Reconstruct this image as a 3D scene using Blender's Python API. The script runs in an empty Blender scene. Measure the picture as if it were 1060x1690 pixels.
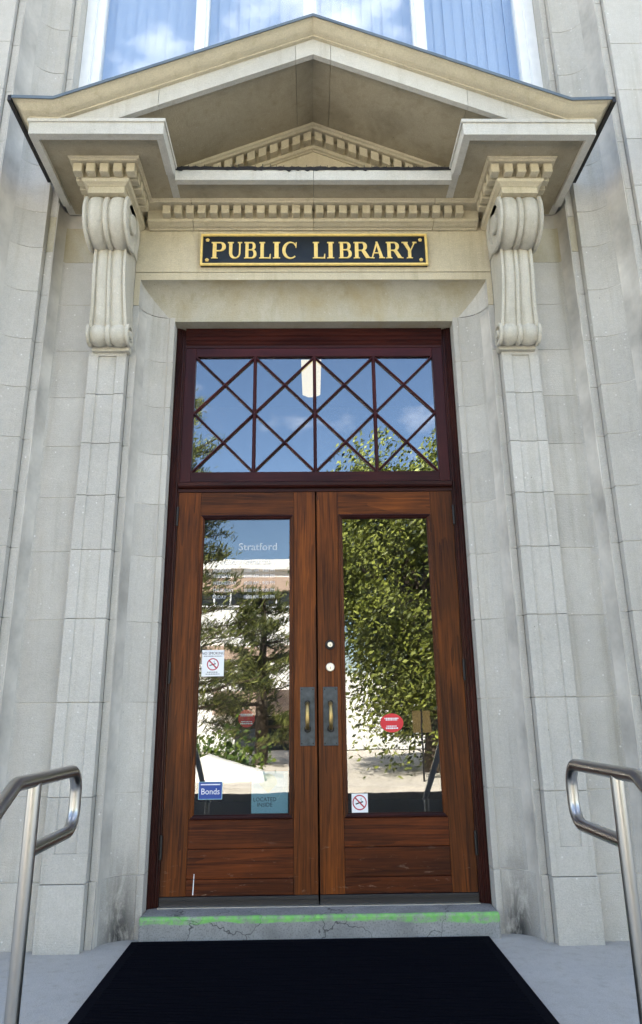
import bpy, math, random
from mathutils import Vector, Matrix
R = math.radians
random.seed(7)
sc = bpy.context.scene
COL = sc.collection

# ------------------------------------------------------------------ camera
cd = bpy.data.cameras.new("camera"); cam = bpy.data.objects.new("camera", cd); COL.objects.link(cam)
cd.sensor_fit = 'VERTICAL'; cd.sensor_height = 36.0; cd.lens = 36.0 * 1200 / 1690
cd.shift_y = -45 / 1690; cd.clip_start = 0.05; cd.clip_end = 1500
cam.matrix_world = (Matrix.Translation((-0.0452, -4.5, 1.0046)) @ Matrix.Rotation(-0.0179, 4, 'Z')
                    @ Matrix.Rotation(math.pi / 2 + 0.3055, 4, 'X') @ Matrix.Rotation(-0.0118, 4, 'Z'))
sc.camera = cam

# ------------------------------------------------------------------ sky, sun, exposure
SUN_EL, SUN_AZ = R(43), R(-20)          # the sun stands behind the library, the entrance is in its shade
w = bpy.data.worlds.new("World"); sc.world = w; w.use_nodes = True
N, L = w.node_tree.nodes, w.node_tree.links
N.clear()
out = N.new('ShaderNodeOutputWorld'); bg = N.new('ShaderNodeBackground'); bg.inputs[1].default_value = 0.07
sky = N.new('ShaderNodeTexSky'); sky.sky_type = 'NISHITA'; sky.sun_disc = False
sky.sun_elevation = SUN_EL; sky.sun_rotation = SUN_AZ; sky.air_density = 1.0; sky.dust_density = 0.1; sky.ozone_density = 2.0
tc = N.new('ShaderNodeTexCoord'); mp = N.new('ShaderNodeMapping'); mp.inputs['Scale'].default_value = (1, 1, 1.9)
mp.inputs['Location'].default_value = (2.7, 16.9, 15.3)
nz = N.new('ShaderNodeTexNoise'); nz.inputs['Scale'].default_value = 2.1; nz.inputs['Detail'].default_value = 7; nz.inputs['Roughness'].default_value = 0.56
rp = N.new('ShaderNodeValToRGB'); rp.color_ramp.elements[0].position = 0.535; rp.color_ramp.elements[1].position = 0.82
mx = N.new('ShaderNodeMixRGB'); mx.inputs['Color2'].default_value = (16.0, 15.6, 15.4, 1)
L.new(tc.outputs['Generated'], mp.inputs[0]); L.new(mp.outputs[0], nz.inputs['Vector']); L.new(nz.outputs['Fac'], rp.inputs[0])
L.new(rp.outputs[0], mx.inputs['Fac']); L.new(sky.outputs[0], mx.inputs['Color1']); L.new(mx.outputs[0], bg.inputs[0]); L.new(bg.outputs[0], out.inputs[0])
sd = bpy.data.lights.new("sun", 'SUN'); sd.energy = 4.8; sd.angle = R(0.5); sd.color = (1.0, 0.95, 0.87)
sun = bpy.data.objects.new("sun", sd); COL.objects.link(sun)
sdir = Vector((math.sin(SUN_AZ) * math.cos(SUN_EL), math.cos(SUN_AZ) * math.cos(SUN_EL), math.sin(SUN_EL)))
sun.rotation_euler = sdir.to_track_quat('Z', 'Y').to_euler(); sun.location = sdir * 40
vs = sc.view_settings; vs.view_transform = 'Standard'; vs.look = 'None'; vs.exposure = 2.80; vs.gamma = 1.0; vs.use_curve_mapping = False
sc.cycles.use_denoising = True; sc.cycles.max_bounces = 10; sc.cycles.transparent_max_bounces = 16
sc.cycles.sample_clamp_indirect = 10

# ------------------------------------------------------------------ material helpers
def newmat(name):
    m = bpy.data.materials.new(name); m.use_nodes = True
    return m, m.node_tree.nodes, m.node_tree.links, m.node_tree.nodes['Principled BSDF']
def nd(n, t, **k):
    o = n.new(t)
    for a, v in k.items():
        if a in o.inputs: o.inputs[a].default_value = v
        else: setattr(o, a, v)
    return o
def ramp(n, l, src, p0, p1, c0=(0, 0, 0, 1), c1=(1, 1, 1, 1)):
    r = n.new('ShaderNodeValToRGB'); e = r.color_ramp.elements
    e[0].position, e[1].position = p0, p1; e[0].color, e[1].color = c0, c1
    l.new(src, r.inputs[0]); return r.outputs[0]
def mix(n, l, fac, a, b, mode='MIX'):
    m = n.new('ShaderNodeMixRGB'); m.blend_type = mode
    for i, v in ((0, fac), (1, a), (2, b)):
        if hasattr(v, 'is_linked'): l.new(v, m.inputs[i])
        else: m.inputs[i].default_value = v if i == 0 else (tuple(v) + (1,) if len(v) == 3 else v)
    return m.outputs[0]
def noise(n, l, vec, scale, detail=4, rough=0.55, dist=0.0, sc3=None):
    if sc3:
        mp = n.new('ShaderNodeMapping'); mp.inputs['Scale'].default_value = sc3; l.new(vec, mp.inputs[0]); vec = mp.outputs[0]
    t = n.new('ShaderNodeTexNoise'); t.inputs['Scale'].default_value = scale; t.inputs['Detail'].default_value = detail
    t.inputs['Roughness'].default_value = rough; t.inputs['Distortion'].default_value = dist
    l.new(vec, t.inputs['Vector']); return t.outputs['Fac']
def bump(n, l, h, strength, dist, bs):
    b = n.new('ShaderNodeBump'); b.inputs['Strength'].default_value = strength; b.inputs['Distance'].default_value = dist
    l.new(h, b.inputs['Height']); l.new(b.outputs[0], bs.inputs['Normal']); return b
def math_n(n, l, op, a, b=0.0, c=None):
    m = n.new('ShaderNodeMath'); m.operation = op
    for i, v in enumerate((a, b) if c is None else (a, b, c)):
        if hasattr(v, 'is_linked'): l.new(v, m.inputs[i])
        else: m.inputs[i].default_value = v
    return m.outputs[0]

def stone_mat(name, base, speck=1.0, stain=0.0, foot=False, yellow=0.0):
    m, n, l, b = newmat(name)
    g = n.new('ShaderNodeNewGeometry'); pos = g.outputs['Position']
    oi = n.new('ShaderNodeObjectInfo')
    big = noise(n, l, pos, 1.6, 5)
    c = mix(n, l, ramp(n, l, big, 0.3, 0.7), tuple(x * 0.90 for x in base), tuple(x * 1.06 for x in base))
    # each block a little different in tone
    tone = math_n(n, l, 'MULTIPLY_ADD', oi.outputs['Random'], 0.13, 0.935)
    hs = n.new('ShaderNodeHueSaturation'); l.new(c, hs.inputs['Color']); l.new(tone, hs.inputs['Value']); c = hs.outputs[0]
    # crystalline grain and pale flecks
    fine = noise(n, l, pos, 170, 3, 0.75)
    c = mix(n, l, ramp(n, l, fine, 0.36, 0.64), mix(n, l, 1.0, c, (1.06, 1.06, 1.06), 'MULTIPLY'), mix(n, l, 1.0, c, (0.87, 0.87, 0.88), 'MULTIPLY'))
    mott = noise(n, l, pos, 24, 5, 0.7)
    c = mix(n, l, ramp(n, l, mott, 0.40, 0.66), c, mix(n, l, 1.0, c, (0.94, 0.935, 0.925), 'MULTIPLY'))
    v = n.new('ShaderNodeTexVoronoi'); v.inputs['Scale'].default_value = 24; l.new(pos, v.inputs['Vector'])
    sizes = noise(n, l, pos, 7, 3)
    fl = math_n(n, l, 'MULTIPLY', ramp(n, l, v.outputs['Distance'], 0.09, 0.15, (1, 1, 1, 1), (0, 0, 0, 1)), ramp(n, l, sizes, 0.50, 0.60))
    c = mix(n, l, math_n(n, l, 'MULTIPLY', fl, 0.5 * speck), c, (0.88, 0.87, 0.85))
    v2 = n.new('ShaderNodeTexVoronoi'); v2.inputs['Scale'].default_value = 13; l.new(pos, v2.inputs['Vector'])
    pk = math_n(n, l, 'MULTIPLY', ramp(n, l, v2.outputs['Distance'], 0.035, 0.06, (1, 1, 1, 1), (0, 0, 0, 1)), ramp(n, l, noise(n, l, pos, 4, 2), 0.54, 0.60))
    c = mix(n, l, math_n(n, l, 'MULTIPLY', pk, 0.6), c, (0.12, 0.11, 0.10))
    # rain streaks
    stk = noise(n, l, pos, 1.0, 4, 0.6, 0.0, (16, 16, 0.7))
    c = mix(n, l, ramp(n, l, stk, 0.54, 0.84), c, mix(n, l, 1.0, c, (0.78, 0.76, 0.70), 'MULTIPLY'))
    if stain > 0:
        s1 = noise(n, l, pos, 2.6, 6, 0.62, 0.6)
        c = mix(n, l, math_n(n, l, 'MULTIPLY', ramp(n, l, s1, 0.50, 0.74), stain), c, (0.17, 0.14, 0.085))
    if yellow > 0:
        s2 = noise(n, l, pos, 3.3, 5, 0.6, 0.3, (1, 1, 0.45))
        c = mix(n, l, math_n(n, l, 'MULTIPLY', ramp(n, l, s2, 0.42, 0.68), yellow), c, (0.33, 0.24, 0.08))
    if foot:   # soot and mildew splashes creeping up the foot of the jambs
        sp = n.new('ShaderNodeSeparateXYZ'); l.new(pos, sp.inputs[0])
        hgt = ramp(n, l, math_n(n, l, 'MULTIPLY_ADD', sp.outputs[2], 1.5, 0.25), 0.12, 0.78, (1, 1, 1, 1), (0, 0, 0, 1))
        ax = math_n(n, l, 'ABSOLUTE', sp.outputs[0])
        band = ramp(n, l, math_n(n, l, 'ABSOLUTE', math_n(n, l, 'SUBTRACT', ax, 1.055)), 0.02, 0.12, (1, 1, 1, 1), (0, 0, 0, 1))
        sn = ramp(n, l, noise(n, l, pos, 1.0, 8, 0.72, 0.6, (14, 14, 4)), 0.30, 0.52)
        f = math_n(n, l, 'MULTIPLY', math_n(n, l, 'MULTIPLY', hgt, band), sn)
        c = mix(n, l, math_n(n, l, 'MULTIPLY', f, 0.95), c, (0.03, 0.03, 0.03))
    l.new(c, b.inputs['Base Color']); b.inputs['Roughness'].default_value = 0.82; b.inputs['Specular IOR Level'].default_value = 0.3
    h = math_n(n, l, 'ADD', noise(n, l, pos, 150, 3, 0.6), math_n(n, l, 'MULTIPLY', noise(n, l, pos, 1.0, 2, 0.5, 0, (18, 18, 160)), 0.5))
    bump(n, l, h, 0.55, 0.005, b)
    return m

def wood_mat(name, vertical, dark=(0.019, 0.0046, 0.0020), light=(0.165, 0.050, 0.0085), rough=0.38, worn=False):
    m, n, l, b = newmat(name)
    g = n.new('ShaderNodeNewGeometry'); oi = n.new('ShaderNodeObjectInfo')
    off = n.new('ShaderNodeCombineXYZ')
    for i in range(3): l.new(math_n(n, l, 'MULTIPLY', oi.outputs['Random'], (7.3, 3.1, 11.7)[i]), off.inputs[i])
    va = n.new('ShaderNodeVectorMath'); va.operation = 'ADD'; l.new(g.outputs['Position'], va.inputs[0]); l.new(off.outputs[0], va.inputs[1])
    pos = va.outputs[0]
    s = (1, 1, 0.05) if vertical else (0.05, 1, 1)
    fig = noise(n, l, pos, 7, 3, 0.5, 1.0, s)
    rings = math_n(n, l, 'FRACT', math_n(n, l, 'MULTIPLY', fig, 7.0))
    grain = noise(n, l, pos, 95, 5, 0.65, 0.4, (1, 1, 0.035) if vertical else (0.035, 1, 1))
    fib = noise(n, l, pos, 190, 4, 0.7, 0, (1, 1, 0.025) if vertical else (0.025, 1, 1))
    k = math_n(n, l, 'ADD', math_n(n, l, 'MULTIPLY', rings, 0.14), math_n(n, l, 'MULTIPLY_ADD', fib, 0.34, math_n(n, l, 'MULTIPLY', grain, 0.62)))
    c = mix(n, l, ramp(n, l, k, 0.36, 0.84), dark, light)
    patch = noise(n, l, pos, 4.0, 4, 0.6, 0.4, (1, 1, 0.35) if vertical else (0.35, 1, 1))
    c = mix(n, l, ramp(n, l, patch, 0.36, 0.68), mix(n, l, 1.0, c, (0.72, 0.66, 0.66), 'MULTIPLY'), mix(n, l, 1.0, c, (1.45, 1.30, 1.0), 'MULTIPLY'))
    tone = math_n(n, l, 'MULTIPLY_ADD', oi.outputs['Random'], 0.45, 0.80)
    hs = n.new('ShaderNodeHueSaturation'); l.new(c, hs.inputs['Color']); l.new(tone, hs.inputs['Value']); c = hs.outputs[0]
    if worn:   # scuffs low on the doors where the varnish has gone
        sc_ = noise(n, l, g.outputs['Position'], 1.0, 6, 0.75, 0.4, (9, 9, 30))
        sp = n.new('ShaderNodeSeparateXYZ'); l.new(g.outputs['Position'], sp.inputs[0])
        lo = ramp(n, l, sp.outputs[2], 0.05, 0.42, (1, 1, 1, 1), (0, 0, 0, 1))
        c = mix(n, l, math_n(n, l, 'MULTIPLY', ramp(n, l, sc_, 0.60, 0.72), math_n(n, l, 'MULTIPLY', lo, 0.7)), c, (0.34, 0.24, 0.17))
    l.new(c, b.inputs['Base Color'])
    l.new(ramp(n, l, fib, 0.3, 0.8, (rough, rough, rough, 1), (rough + .2, rough + .2, rough + .2, 1)), b.inputs['Roughness'])
    b.inputs['Specular IOR Level'].default_value = 0.16
    b.inputs['Coat Weight'].default_value = 0.03; b.inputs['Coat Roughness'].default_value = 0.15
    bump(n, l, fib, 0.25, 0.0012, b)
    return m

def plain(name, col, rough=0.5, metal=0.0, nscale=0, namt=0.15, bumpd=0.0, emit=None, spec=0.5):
    m, n, l, b = newmat(name)
    b.inputs['Roughness'].default_value = rough; b.inputs['Metallic'].default_value = metal
    b.inputs['Specular IOR Level'].default_value = spec
    b.inputs['Base Color'].default_value = tuple(col) + (1,)
    if nscale:
        g = n.new('ShaderNodeNewGeometry'); f = noise(n, l, g.outputs['Position'], nscale, 5, 0.6)
        c = mix(n, l, ramp(n, l, f, 0.3, 0.7), tuple(x * (1 - namt) for x in col), tuple(min(1, x * (1 + namt)) for x in col))
        l.new(c, b.inputs['Base Color'])
        if bumpd: bump(n, l, f, 0.5, bumpd, b)
    if emit:
        b.inputs['Emission Color'].default_value = tuple(emit[:3]) + (1,); b.inputs['Emission Strength'].default_value = emit[3]
    return m

def glass_mat(name, r0, tint, wav=0.0):
    m, n, l, b = newmat(name); n.remove(b)
    o = n['Material Output']
    lw = n.new('ShaderNodeLayerWeight'); lw.inputs[0].default_value = 0.5
    f5 = math_n(n, l, 'POWER', lw.outputs['Facing'], 4.0)
    fac = math_n(n, l, 'MULTIPLY_ADD', f5, 1 - r0, r0)
    t = n.new('ShaderNodeBsdfTransparent'); t.inputs[0].default_value = tuple(tint) + (1,)
    gl = n.new('ShaderNodeBsdfGlossy'); gl.inputs['Roughness'].default_value = 0.0; gl.inputs[0].default_value = (1, 1, 1, 1)
    if wav:
        g = n.new('ShaderNodeNewGeometry'); bp = n.new('ShaderNodeBump'); bp.inputs['Strength'].default_value = 1.0; bp.inputs['Distance'].default_value = wav
        l.new(noise(n, l, g.outputs['Position'], 5, 1, 0.4), bp.inputs['Height']); l.new(bp.outputs[0], gl.inputs['Normal'])
    ms = n.new('ShaderNodeMixShader'); l.new(fac, ms.inputs[0]); l.new(t.outputs[0], ms.inputs[1]); l.new(gl.outputs[0], ms.inputs[2])
    # a film of dust and wiped smears
    g2 = n.new('ShaderNodeNewGeometry'); df_ = n.new('ShaderNodeBsdfDiffuse'); df_.inputs[0].default_value = (0.75, 0.76, 0.76, 1)
    sm_ = ramp(n, l, noise(n, l, g2.outputs['Position'], 3.2, 6, 0.65, 1.2), 0.42, 0.78, (0.001, 0.001, 0.001, 1), (0.012, 0.012, 0.012, 1))
    m2 = n.new('ShaderNodeMixShader'); l.new(sm_, m2.inputs[0]); l.new(ms.outputs[0], m2.inputs[1]); l.new(df_.outputs[0], m2.inputs[2])
    l.new(m2.outputs[0], o.inputs[0]); return m

def leaf_mat(name, c0, c1, trans=0.35):
    m, n, l, b = newmat(name)
    g = n.new('ShaderNodeNewGeometry')
    c = mix(n, l, g.outputs['Random Per Island'], c0, c1)
    l.new(c, b.inputs['Base Color']); b.inputs['Roughness'].default_value = 0.55
    t = n.new('ShaderNodeBsdfTranslucent'); l.new(c, t.inputs[0])
    ms = n.new('ShaderNodeMixShader'); ms.inputs[0].default_value = trans
    l.new(b.outputs[0], ms.inputs[1]); l.new(t.outputs[0], ms.inputs[2]); l.new(ms.outputs[0], n['Material Output'].inputs[0])
    return m

def sill_mat():
    m, n, l, b = newmat("sill concrete")
    g = n.new('ShaderNodeNewGeometry'); pos = g.outputs['Position']
    c = mix(n, l, ramp(n, l, noise(n, l, pos, 7, 6, 0.65), 0.3, 0.7), (0.20, 0.20, 0.195), (0.33, 0.33, 0.32))
    c = mix(n, l, ramp(n, l, noise(n, l, pos, 120, 2), 0.5, 0.75), c, (0.13, 0.13, 0.13))
    # hairline cracks
    v = n.new('ShaderNodeTexVoronoi'); v.feature = 'DISTANCE_TO_EDGE'; v.inputs['Scale'].default_value = 2.3
    wv = n.new('ShaderNodeVectorMath'); wv.operation = 'ADD'; l.new(pos, wv.inputs[0])
    nn = n.new('ShaderNodeTexNoise'); nn.inputs['Scale'].default_value = 14; l.new(pos, nn.inputs['Vector'])
    scv = n.new('ShaderNodeVectorMath'); scv.operation = 'SCALE'; scv.inputs['Scale'].default_value = 0.12
    l.new(nn.outputs['Color'], scv.inputs[0]); l.new(scv.outputs[0], wv.inputs[1]); l.new(wv.outputs[0], v.inputs['Vector'])
    c = mix(n, l, ramp(n, l, v.outputs['Distance'], 0.002, 0.007, (1, 1, 1, 1), (0, 0, 0, 1)), c, (0.05, 0.05, 0.05))
    # worn lime-green paint along the nosing
    sp = n.new('ShaderNodeSeparateXYZ'); l.new(pos, sp.inputs[0])
    ed = noise(n, l, pos, 1.0, 5, 0.65, 0, (5, 30, 30))
    r = n.new('ShaderNodeMapRange'); l.new(math_n(n, l, 'MULTIPLY_ADD', ed, 0.05, sp.outputs[1]), r.inputs[0])
    r.inputs[1].default_value = -0.166; r.inputs[2].default_value = -0.150; r.inputs[3].default_value = 1; r.inputs[4].default_value = 0
    lowx = math_n(n, l, 'MULTIPLY_ADD', ramp(n, l, sp.outputs[0], 0.35, 0.8), 0.018, math_n(n, l, 'MULTIPLY_ADD', ed, 0.05, sp.outputs[2]))
    r2 = n.new('ShaderNodeMapRange'); l.new(lowx, r2.inputs[0])
    r2.inputs[1].default_value = -0.006; r2.inputs[2].default_value = 0.002; r2.inputs[3].default_value = 0; r2.inputs[4].default_value = 1
    wear = ramp(n, l, noise(n, l, pos, 16, 7, 0.75), 0.38, 0.56)
    f = math_n(n, l, 'MULTIPLY', math_n(n, l, 'MULTIPLY', r.outputs[0], r2.outputs[0]), math_n(n, l, 'MULTIPLY_ADD', wear, 0.85, 0.08))
    c = mix(n, l, f, c, mix(n, l, ramp(n, l, noise(n, l, pos, 30, 4), 0.3, 0.7), (0.13, 0.40, 0.09), (0.22, 0.58, 0.12)))
    l.new(c, b.inputs['Base Color']); b.inputs['Roughness'].default_value = 0.8
    bump(n, l, noise(n, l, pos, 60, 4), 0.4, 0.003, b)
    return m

M = {}
M['stone'] = stone_mat("grey granite", (0.525, 0.50, 0.45))
M['jambfoot'] = stone_mat("grey granite stained foot", (0.525, 0.50, 0.45), foot=True)
M['lime'] = stone_mat("dressed stone with bounce-light tint", (0.585, 0.515, 0.37), speck=0.5)  # warm light bounced from the street is put into the base colour
M['soffit'] = stone_mat("stained soffit stone with bounce-light tint", (0.42, 0.36, 0.25), speck=0.2, stain=0.55)  # olive cast of bounced light painted into the colour, stains laid over
M['cove'] = stone_mat("stained lintel stone with bounce-light tint", (0.51, 0.475, 0.38), speck=0.5, yellow=0.5)  # yellow staining plus the lit underside's warm glow, painted into the stone colour
M['fascia'] = stone_mat("pale washed stone", (0.60, 0.575, 0.51), speck=0.3)
M['mortar'] = plain("mortar", (0.50, 0.47, 0.42), 0.95, nscale=3, namt=0.3)
M['wood_v'] = wood_mat("varnished oak upright grain", True)
M['wood_h'] = wood_mat("varnished oak level grain", False)
M['wood_w'] = wood_mat("scuffed oak level grain", False, (0.017, 0.0038, 0.0018), (0.135, 0.034, 0.007), worn=True)
M['wood_vw'] = wood_mat("scuffed oak upright grain", True, worn=True)
M['frame_v'] = wood_mat("dark mahogany frame upright", True, (0.012, 0.0035, 0.004), (0.048, 0.012, 0.009), 0.26)
M['frame_h'] = wood_mat("dark mahogany frame level", False, (0.012, 0.0035, 0.004), (0.048, 0.012, 0.009), 0.26)
M['sash_v'] = wood_mat("maroon sash upright", True, (0.024, 0.0055, 0.008), (0.058, 0.013, 0.016), 0.30)
M['sash_h'] = wood_mat("maroon sash level", False, (0.024, 0.0055, 0.008), (0.058, 0.013, 0.016), 0.30)
M['glass'] = glass_mat("door glass", 0.105, (0.78, 0.80, 0.80), 0.00022)
M['tglass'] = glass_mat("transom glass", 0.18, (0.75, 0.78, 0.80), 0.0)
M['uglass'] = glass_mat("upper window glass", 0.28, (0.9, 0.93, 0.96), 0.0)
M['white'] = plain("white painted trim", (0.78, 0.79, 0.80), 0.45, nscale=8, namt=0.05)
M['blind'] = plain("white vinyl blind", (0.88, 0.90, 0.93), 0.6)
M['flash'] = plain("blue grey painted flashing", (0.11, 0.14, 0.165), 0.5, 0.0, nscale=5, namt=0.2)
M['black'] = plain("black rubber sweep", (0.012, 0.012, 0.015), 0.4)
M['tar'] = plain("black tar", (0.012, 0.010, 0.010), 0.8, nscale=40, namt=0.5)
M['spike'] = plain("dull wire", (0.06, 0.055, 0.05), 0.5, 0.6)
M['bronze'] = plain("blackened bronze plate", (0.052, 0.062, 0.072), 0.42, 0.55, nscale=30, namt=0.35)
M['brass'] = plain("worn brass grip", (0.42, 0.30, 0.12), 0.35, 0.85, nscale=25, namt=0.2)
M['chrome'] = plain("satin lock cylinder", (0.70, 0.69, 0.66), 0.3, 0.9)
M['iron'] = plain("dark iron", (0.02, 0.018, 0.018), 0.5, 0.3)
M['gold'] = plain("gilded paint", (0.86, 0.62, 0.20), 0.45, 0.0, nscale=40, namt=0.1)
M['signblack'] = plain("black enamel", (0.008, 0.010, 0.010), 0.35, nscale=14, namt=0.4)
M['paper'] = plain("white sticker", (0.82, 0.83, 0.85), 0.5)
M['ink'] = plain("black ink", (0.015, 0.016, 0.02), 0.6)
M['red'] = plain("red print", (0.62, 0.018, 0.03), 0.45)
M['ringred'] = plain("dark red print", (0.42, 0.02, 0.045), 0.5)
M['bluest'] = plain("blue sticker", (0.015, 0.06, 0.30), 0.45)
M['poster'] = plain("pale blue poster", (0.34, 0.66, 0.78), 0.6)
M['postergreen'] = plain("pale green print", (0.42, 0.66, 0.50), 0.6)
M['posterlight'] = plain("lighter blue print", (0.38, 0.64, 0.74), 0.6)
M['vinyl'] = plain("white vinyl lettering", (0.85, 0.86, 0.88), 0.5)
M['vinylthin'] = plain("thin white vinyl lettering", (0.85, 0.86, 0.88), 0.5); M['vinylthin'].node_tree.nodes['Principled BSDF'].inputs['Alpha'].default_value = 0.42
M['navy'] = plain("navy print", (0.01, 0.03, 0.07), 0.6)
M['sill'] = sill_mat()
M['concrete'] = stone_mat("worn concrete", (0.46, 0.445, 0.415), speck=0.2, stain=0.08)
M['mat'] = plain("black navy ribbed carpet", (0.003, 0.0033, 0.006), 1.0, nscale=120, namt=0.5, spec=0.05)
M['asphalt'] = plain("asphalt", (0.030, 0.030, 0.032), 0.9, nscale=30, namt=0.25)
M['pave'] = plain("light paving", (0.70, 0.63, 0.53), 0.85, nscale=2, namt=0.12)
M['lawn'] = plain("ground", (0.16, 0.18, 0.10), 0.95, nscale=0.6, namt=0.3)
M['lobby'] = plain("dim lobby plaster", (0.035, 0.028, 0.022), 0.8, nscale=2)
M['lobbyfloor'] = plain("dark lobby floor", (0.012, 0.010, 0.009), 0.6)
M['lantern'] = plain("lit opal lantern", (0.9, 0.85, 0.7), 0.5, emit=(1.0, 0.76, 0.38, 0.30))
M['stucco'] = plain("white stucco", (0.80, 0.78, 0.74), 0.85, nscale=4, namt=0.05)
M['tan'] = plain("tan band", (0.46, 0.33, 0.25), 0.8, nscale=4, namt=0.1)
M['dglass'] = plain("dark window", (0.03, 0.035, 0.04), 0.1)
M['bark'] = plain("bark", (0.09, 0.065, 0.045), 0.9, nscale=20, namt=0.4)
M['leaf'] = leaf_mat("broad leaves", (0.014, 0.03, 0.004), (0.34, 0.37, 0.06), 0.12)
M['needle'] = leaf_mat("pine needles", (0.03, 0.05, 0.012), (0.26, 0.27, 0.06), 0.2)
M['shrub'] = leaf_mat("shrub leaves", (0.05, 0.11, 0.02), (0.22, 0.28, 0.04))
def steel():
    m, n, l, b = newmat("brushed stainless steel")
    g = n.new('ShaderNodeNewGeometry')
    f = noise(n, l, g.outputs['Position'], 1.0, 3, 0.6, 0, (300, 300, 3))
    b.inputs['Metallic'].default_value = 1.0; b.inputs['Base Color'].default_value = (0.42, 0.41, 0.40, 1)
    l.new(ramp(n, l, f, 0.3, 0.7, (.30, .30, .30, 1), (.31, .31, .31, 1)), b.inputs['Roughness'])
    return m
M['steel'] = steel()

# ------------------------------------------------------------------ mesh helpers
class MB:
    def __init__(s): s.v = []; s.f = []; s.sm = []
    def add(s, vs, fs, smooth=False):
        o = len(s.v); s.v += [tuple(p) for p in vs]; s.f += [tuple(i + o for i in f) for f in fs]; s.sm += [smooth] * len(fs)
    def box(s, x0, x1, y0, y1, z0, z1):
        s.add([(x0, y0, z0), (x1, y0, z0), (x1, y1, z0), (x0, y1, z0), (x0, y0, z1), (x1, y0, z1), (x1, y1, z1), (x0, y1, z1)],
              [(0, 3, 2, 1), (4, 5, 6, 7), (0, 1, 5, 4), (1, 2, 6, 5), (2, 3, 7, 6), (3, 0, 4, 7)])
    def rings(s, rs, close=True, caps=True, smooth=False):
        """rs: list of rings (equal length) of 3-D points, joined in order"""
        n = len(rs[0]); vs = [p for r in rs for p in r]; fs = []
        for k in range(len(rs) - 1):
            for i in range(n if close else n - 1):
                j = (i + 1) % n; fs.append((k * n + i, k * n + j, (k + 1) * n + j, (k + 1) * n + i))
        s.add(vs, fs, smooth)
        if caps and close: s.add(rs[0], [tuple(range(n))]); s.add(rs[-1], [tuple(range(n - 1, -1, -1))])
    def prism(s, poly, z0, z1): s.rings([[(x, y, z0) for x, y in poly], [(x, y, z1) for x, y in poly]])
    def prism_x(s, poly, x0, x1): s.rings([[(x0, y, z) for y, z in poly], [(x1, y, z) for y, z in poly]])
    def prism_y(s, poly, y0, y1): s.rings([[(x, y0, z) for x, z in poly], [(x, y1, z) for x, z in poly]])
    def lathe_x(s, prof, cx, cy, cz, n=40, ztop=99):
        s.rings([[(cx + x, cy + r * math.cos(2 * math.pi * i / n), min(ztop, cz + r * math.sin(2 * math.pi * i / n))) for i in range(n)] for x, r in prof], True, False, True)
    def lathe_y(s, prof, cx, cy, cz, n=24):
        s.rings([[(cx + r * math.cos(2 * math.pi * i / n), cy + y, cz + r * math.sin(2 * math.pi * i / n)) for i in range(n)] for y, r in prof], True, True, True)
    def tube(s, pts, rad, n=14, caps=True):
        rr = rad if isinstance(rad, (list, tuple)) else [rad] * len(pts)
        P = [Vector(p) for p in pts]; rs = []; up = None
        for i, p in enumerate(P):
            t = (P[min(i + 1, len(P) - 1)] - P[max(i - 1, 0)]).normalized()
            if up is None: up = t.orthogonal().normalized()
            up = (up - t * up.dot(t)).normalized(); sd_ = t.cross(up)
            rs.append([p + (up * math.cos(2 * math.pi * k / n) + sd_ * math.sin(2 * math.pi * k / n)) * rr[i] for k in range(n)])
        s.rings(rs, True, caps, True)
    def mesh(s, name):
        m = bpy.data.meshes.new(name); m.from_pydata(s.v, [], s.f)
        m.polygons.foreach_set('use_smooth', s.sm); m.validate(); m.update()
        import bmesh
        bm = bmesh.new(); bm.from_mesh(m); bmesh.ops.remove_doubles(bm, verts=bm.verts, dist=1e-5); bmesh.ops.recalc_face_normals(bm, faces=bm.faces)
        bm.to_mesh(m); bm.free()
        if any(s.sm): m.set_sharp_from_angle(angle=R(38))
        return m
def link(name, me, mat, parent=None, loc=(0, 0, 0)):
    o = bpy.data.objects.new(name, me); COL.objects.link(o); o.location = loc
    if mat is not None and len(me.materials) == 0: me.materials.append(mat)
    if parent: o.parent = parent
    return o
def build(name, mb, mat, parent=None, bev=0.0):
    o = link(name, mb.mesh(name), mat, parent)
    if bev:
        b = o.modifiers.new('bevel', 'BEVEL'); b.width = bev; b.segments = 2; b.limit_method = 'ANGLE'; b.angle_limit = R(40); b.use_clamp_overlap = True
    return o
def tag(o, label=None, cat=None, group=None, kind=None):
    for k, v in (('label', label), ('category', cat), ('group', group), ('kind', kind)):
        if v: o[k] = v
    return o
def empty(name, parent=None, loc=(0, 0, 0)):
    o = bpy.data.objects.new(name, None); COL.objects.link(o); o.location = loc; o.empty_display_size = 0.2
    if parent: o.parent = parent
    return o
def mir(poly, s): return poly if s > 0 else [(-x, y) for x, y in reversed(poly)]
def text_mesh(body, size, depth=0.0004, align='LEFT', font_scale_x=1.0):
    cu = bpy.data.curves.new('lettering', 'FONT'); cu.body = body; cu.size = size; cu.extrude = depth; cu.align_x = align; cu.resolution_u = 3
    o = bpy.data.objects.new('lettering', cu); COL.objects.link(o)
    dg = bpy.context.evaluated_depsgraph_get(); me = bpy.data.meshes.new_from_object(o.evaluated_get(dg))
    bpy.data.objects.remove(o); bpy.data.curves.remove(cu)
    for v in me.vertices: v.co.x *= font_scale_x
    return me
def put_text(name, body, size, x, y, z, mat, parent=None, align='LEFT', sx=1.0):
    me = text_mesh(body, size, 0.0004, align, sx)
    me.transform(Matrix.Translation((x, y, z)) @ Matrix.Rotation(math.pi / 2, 4, 'X'))
    return link(name, me, mat, parent)

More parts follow.
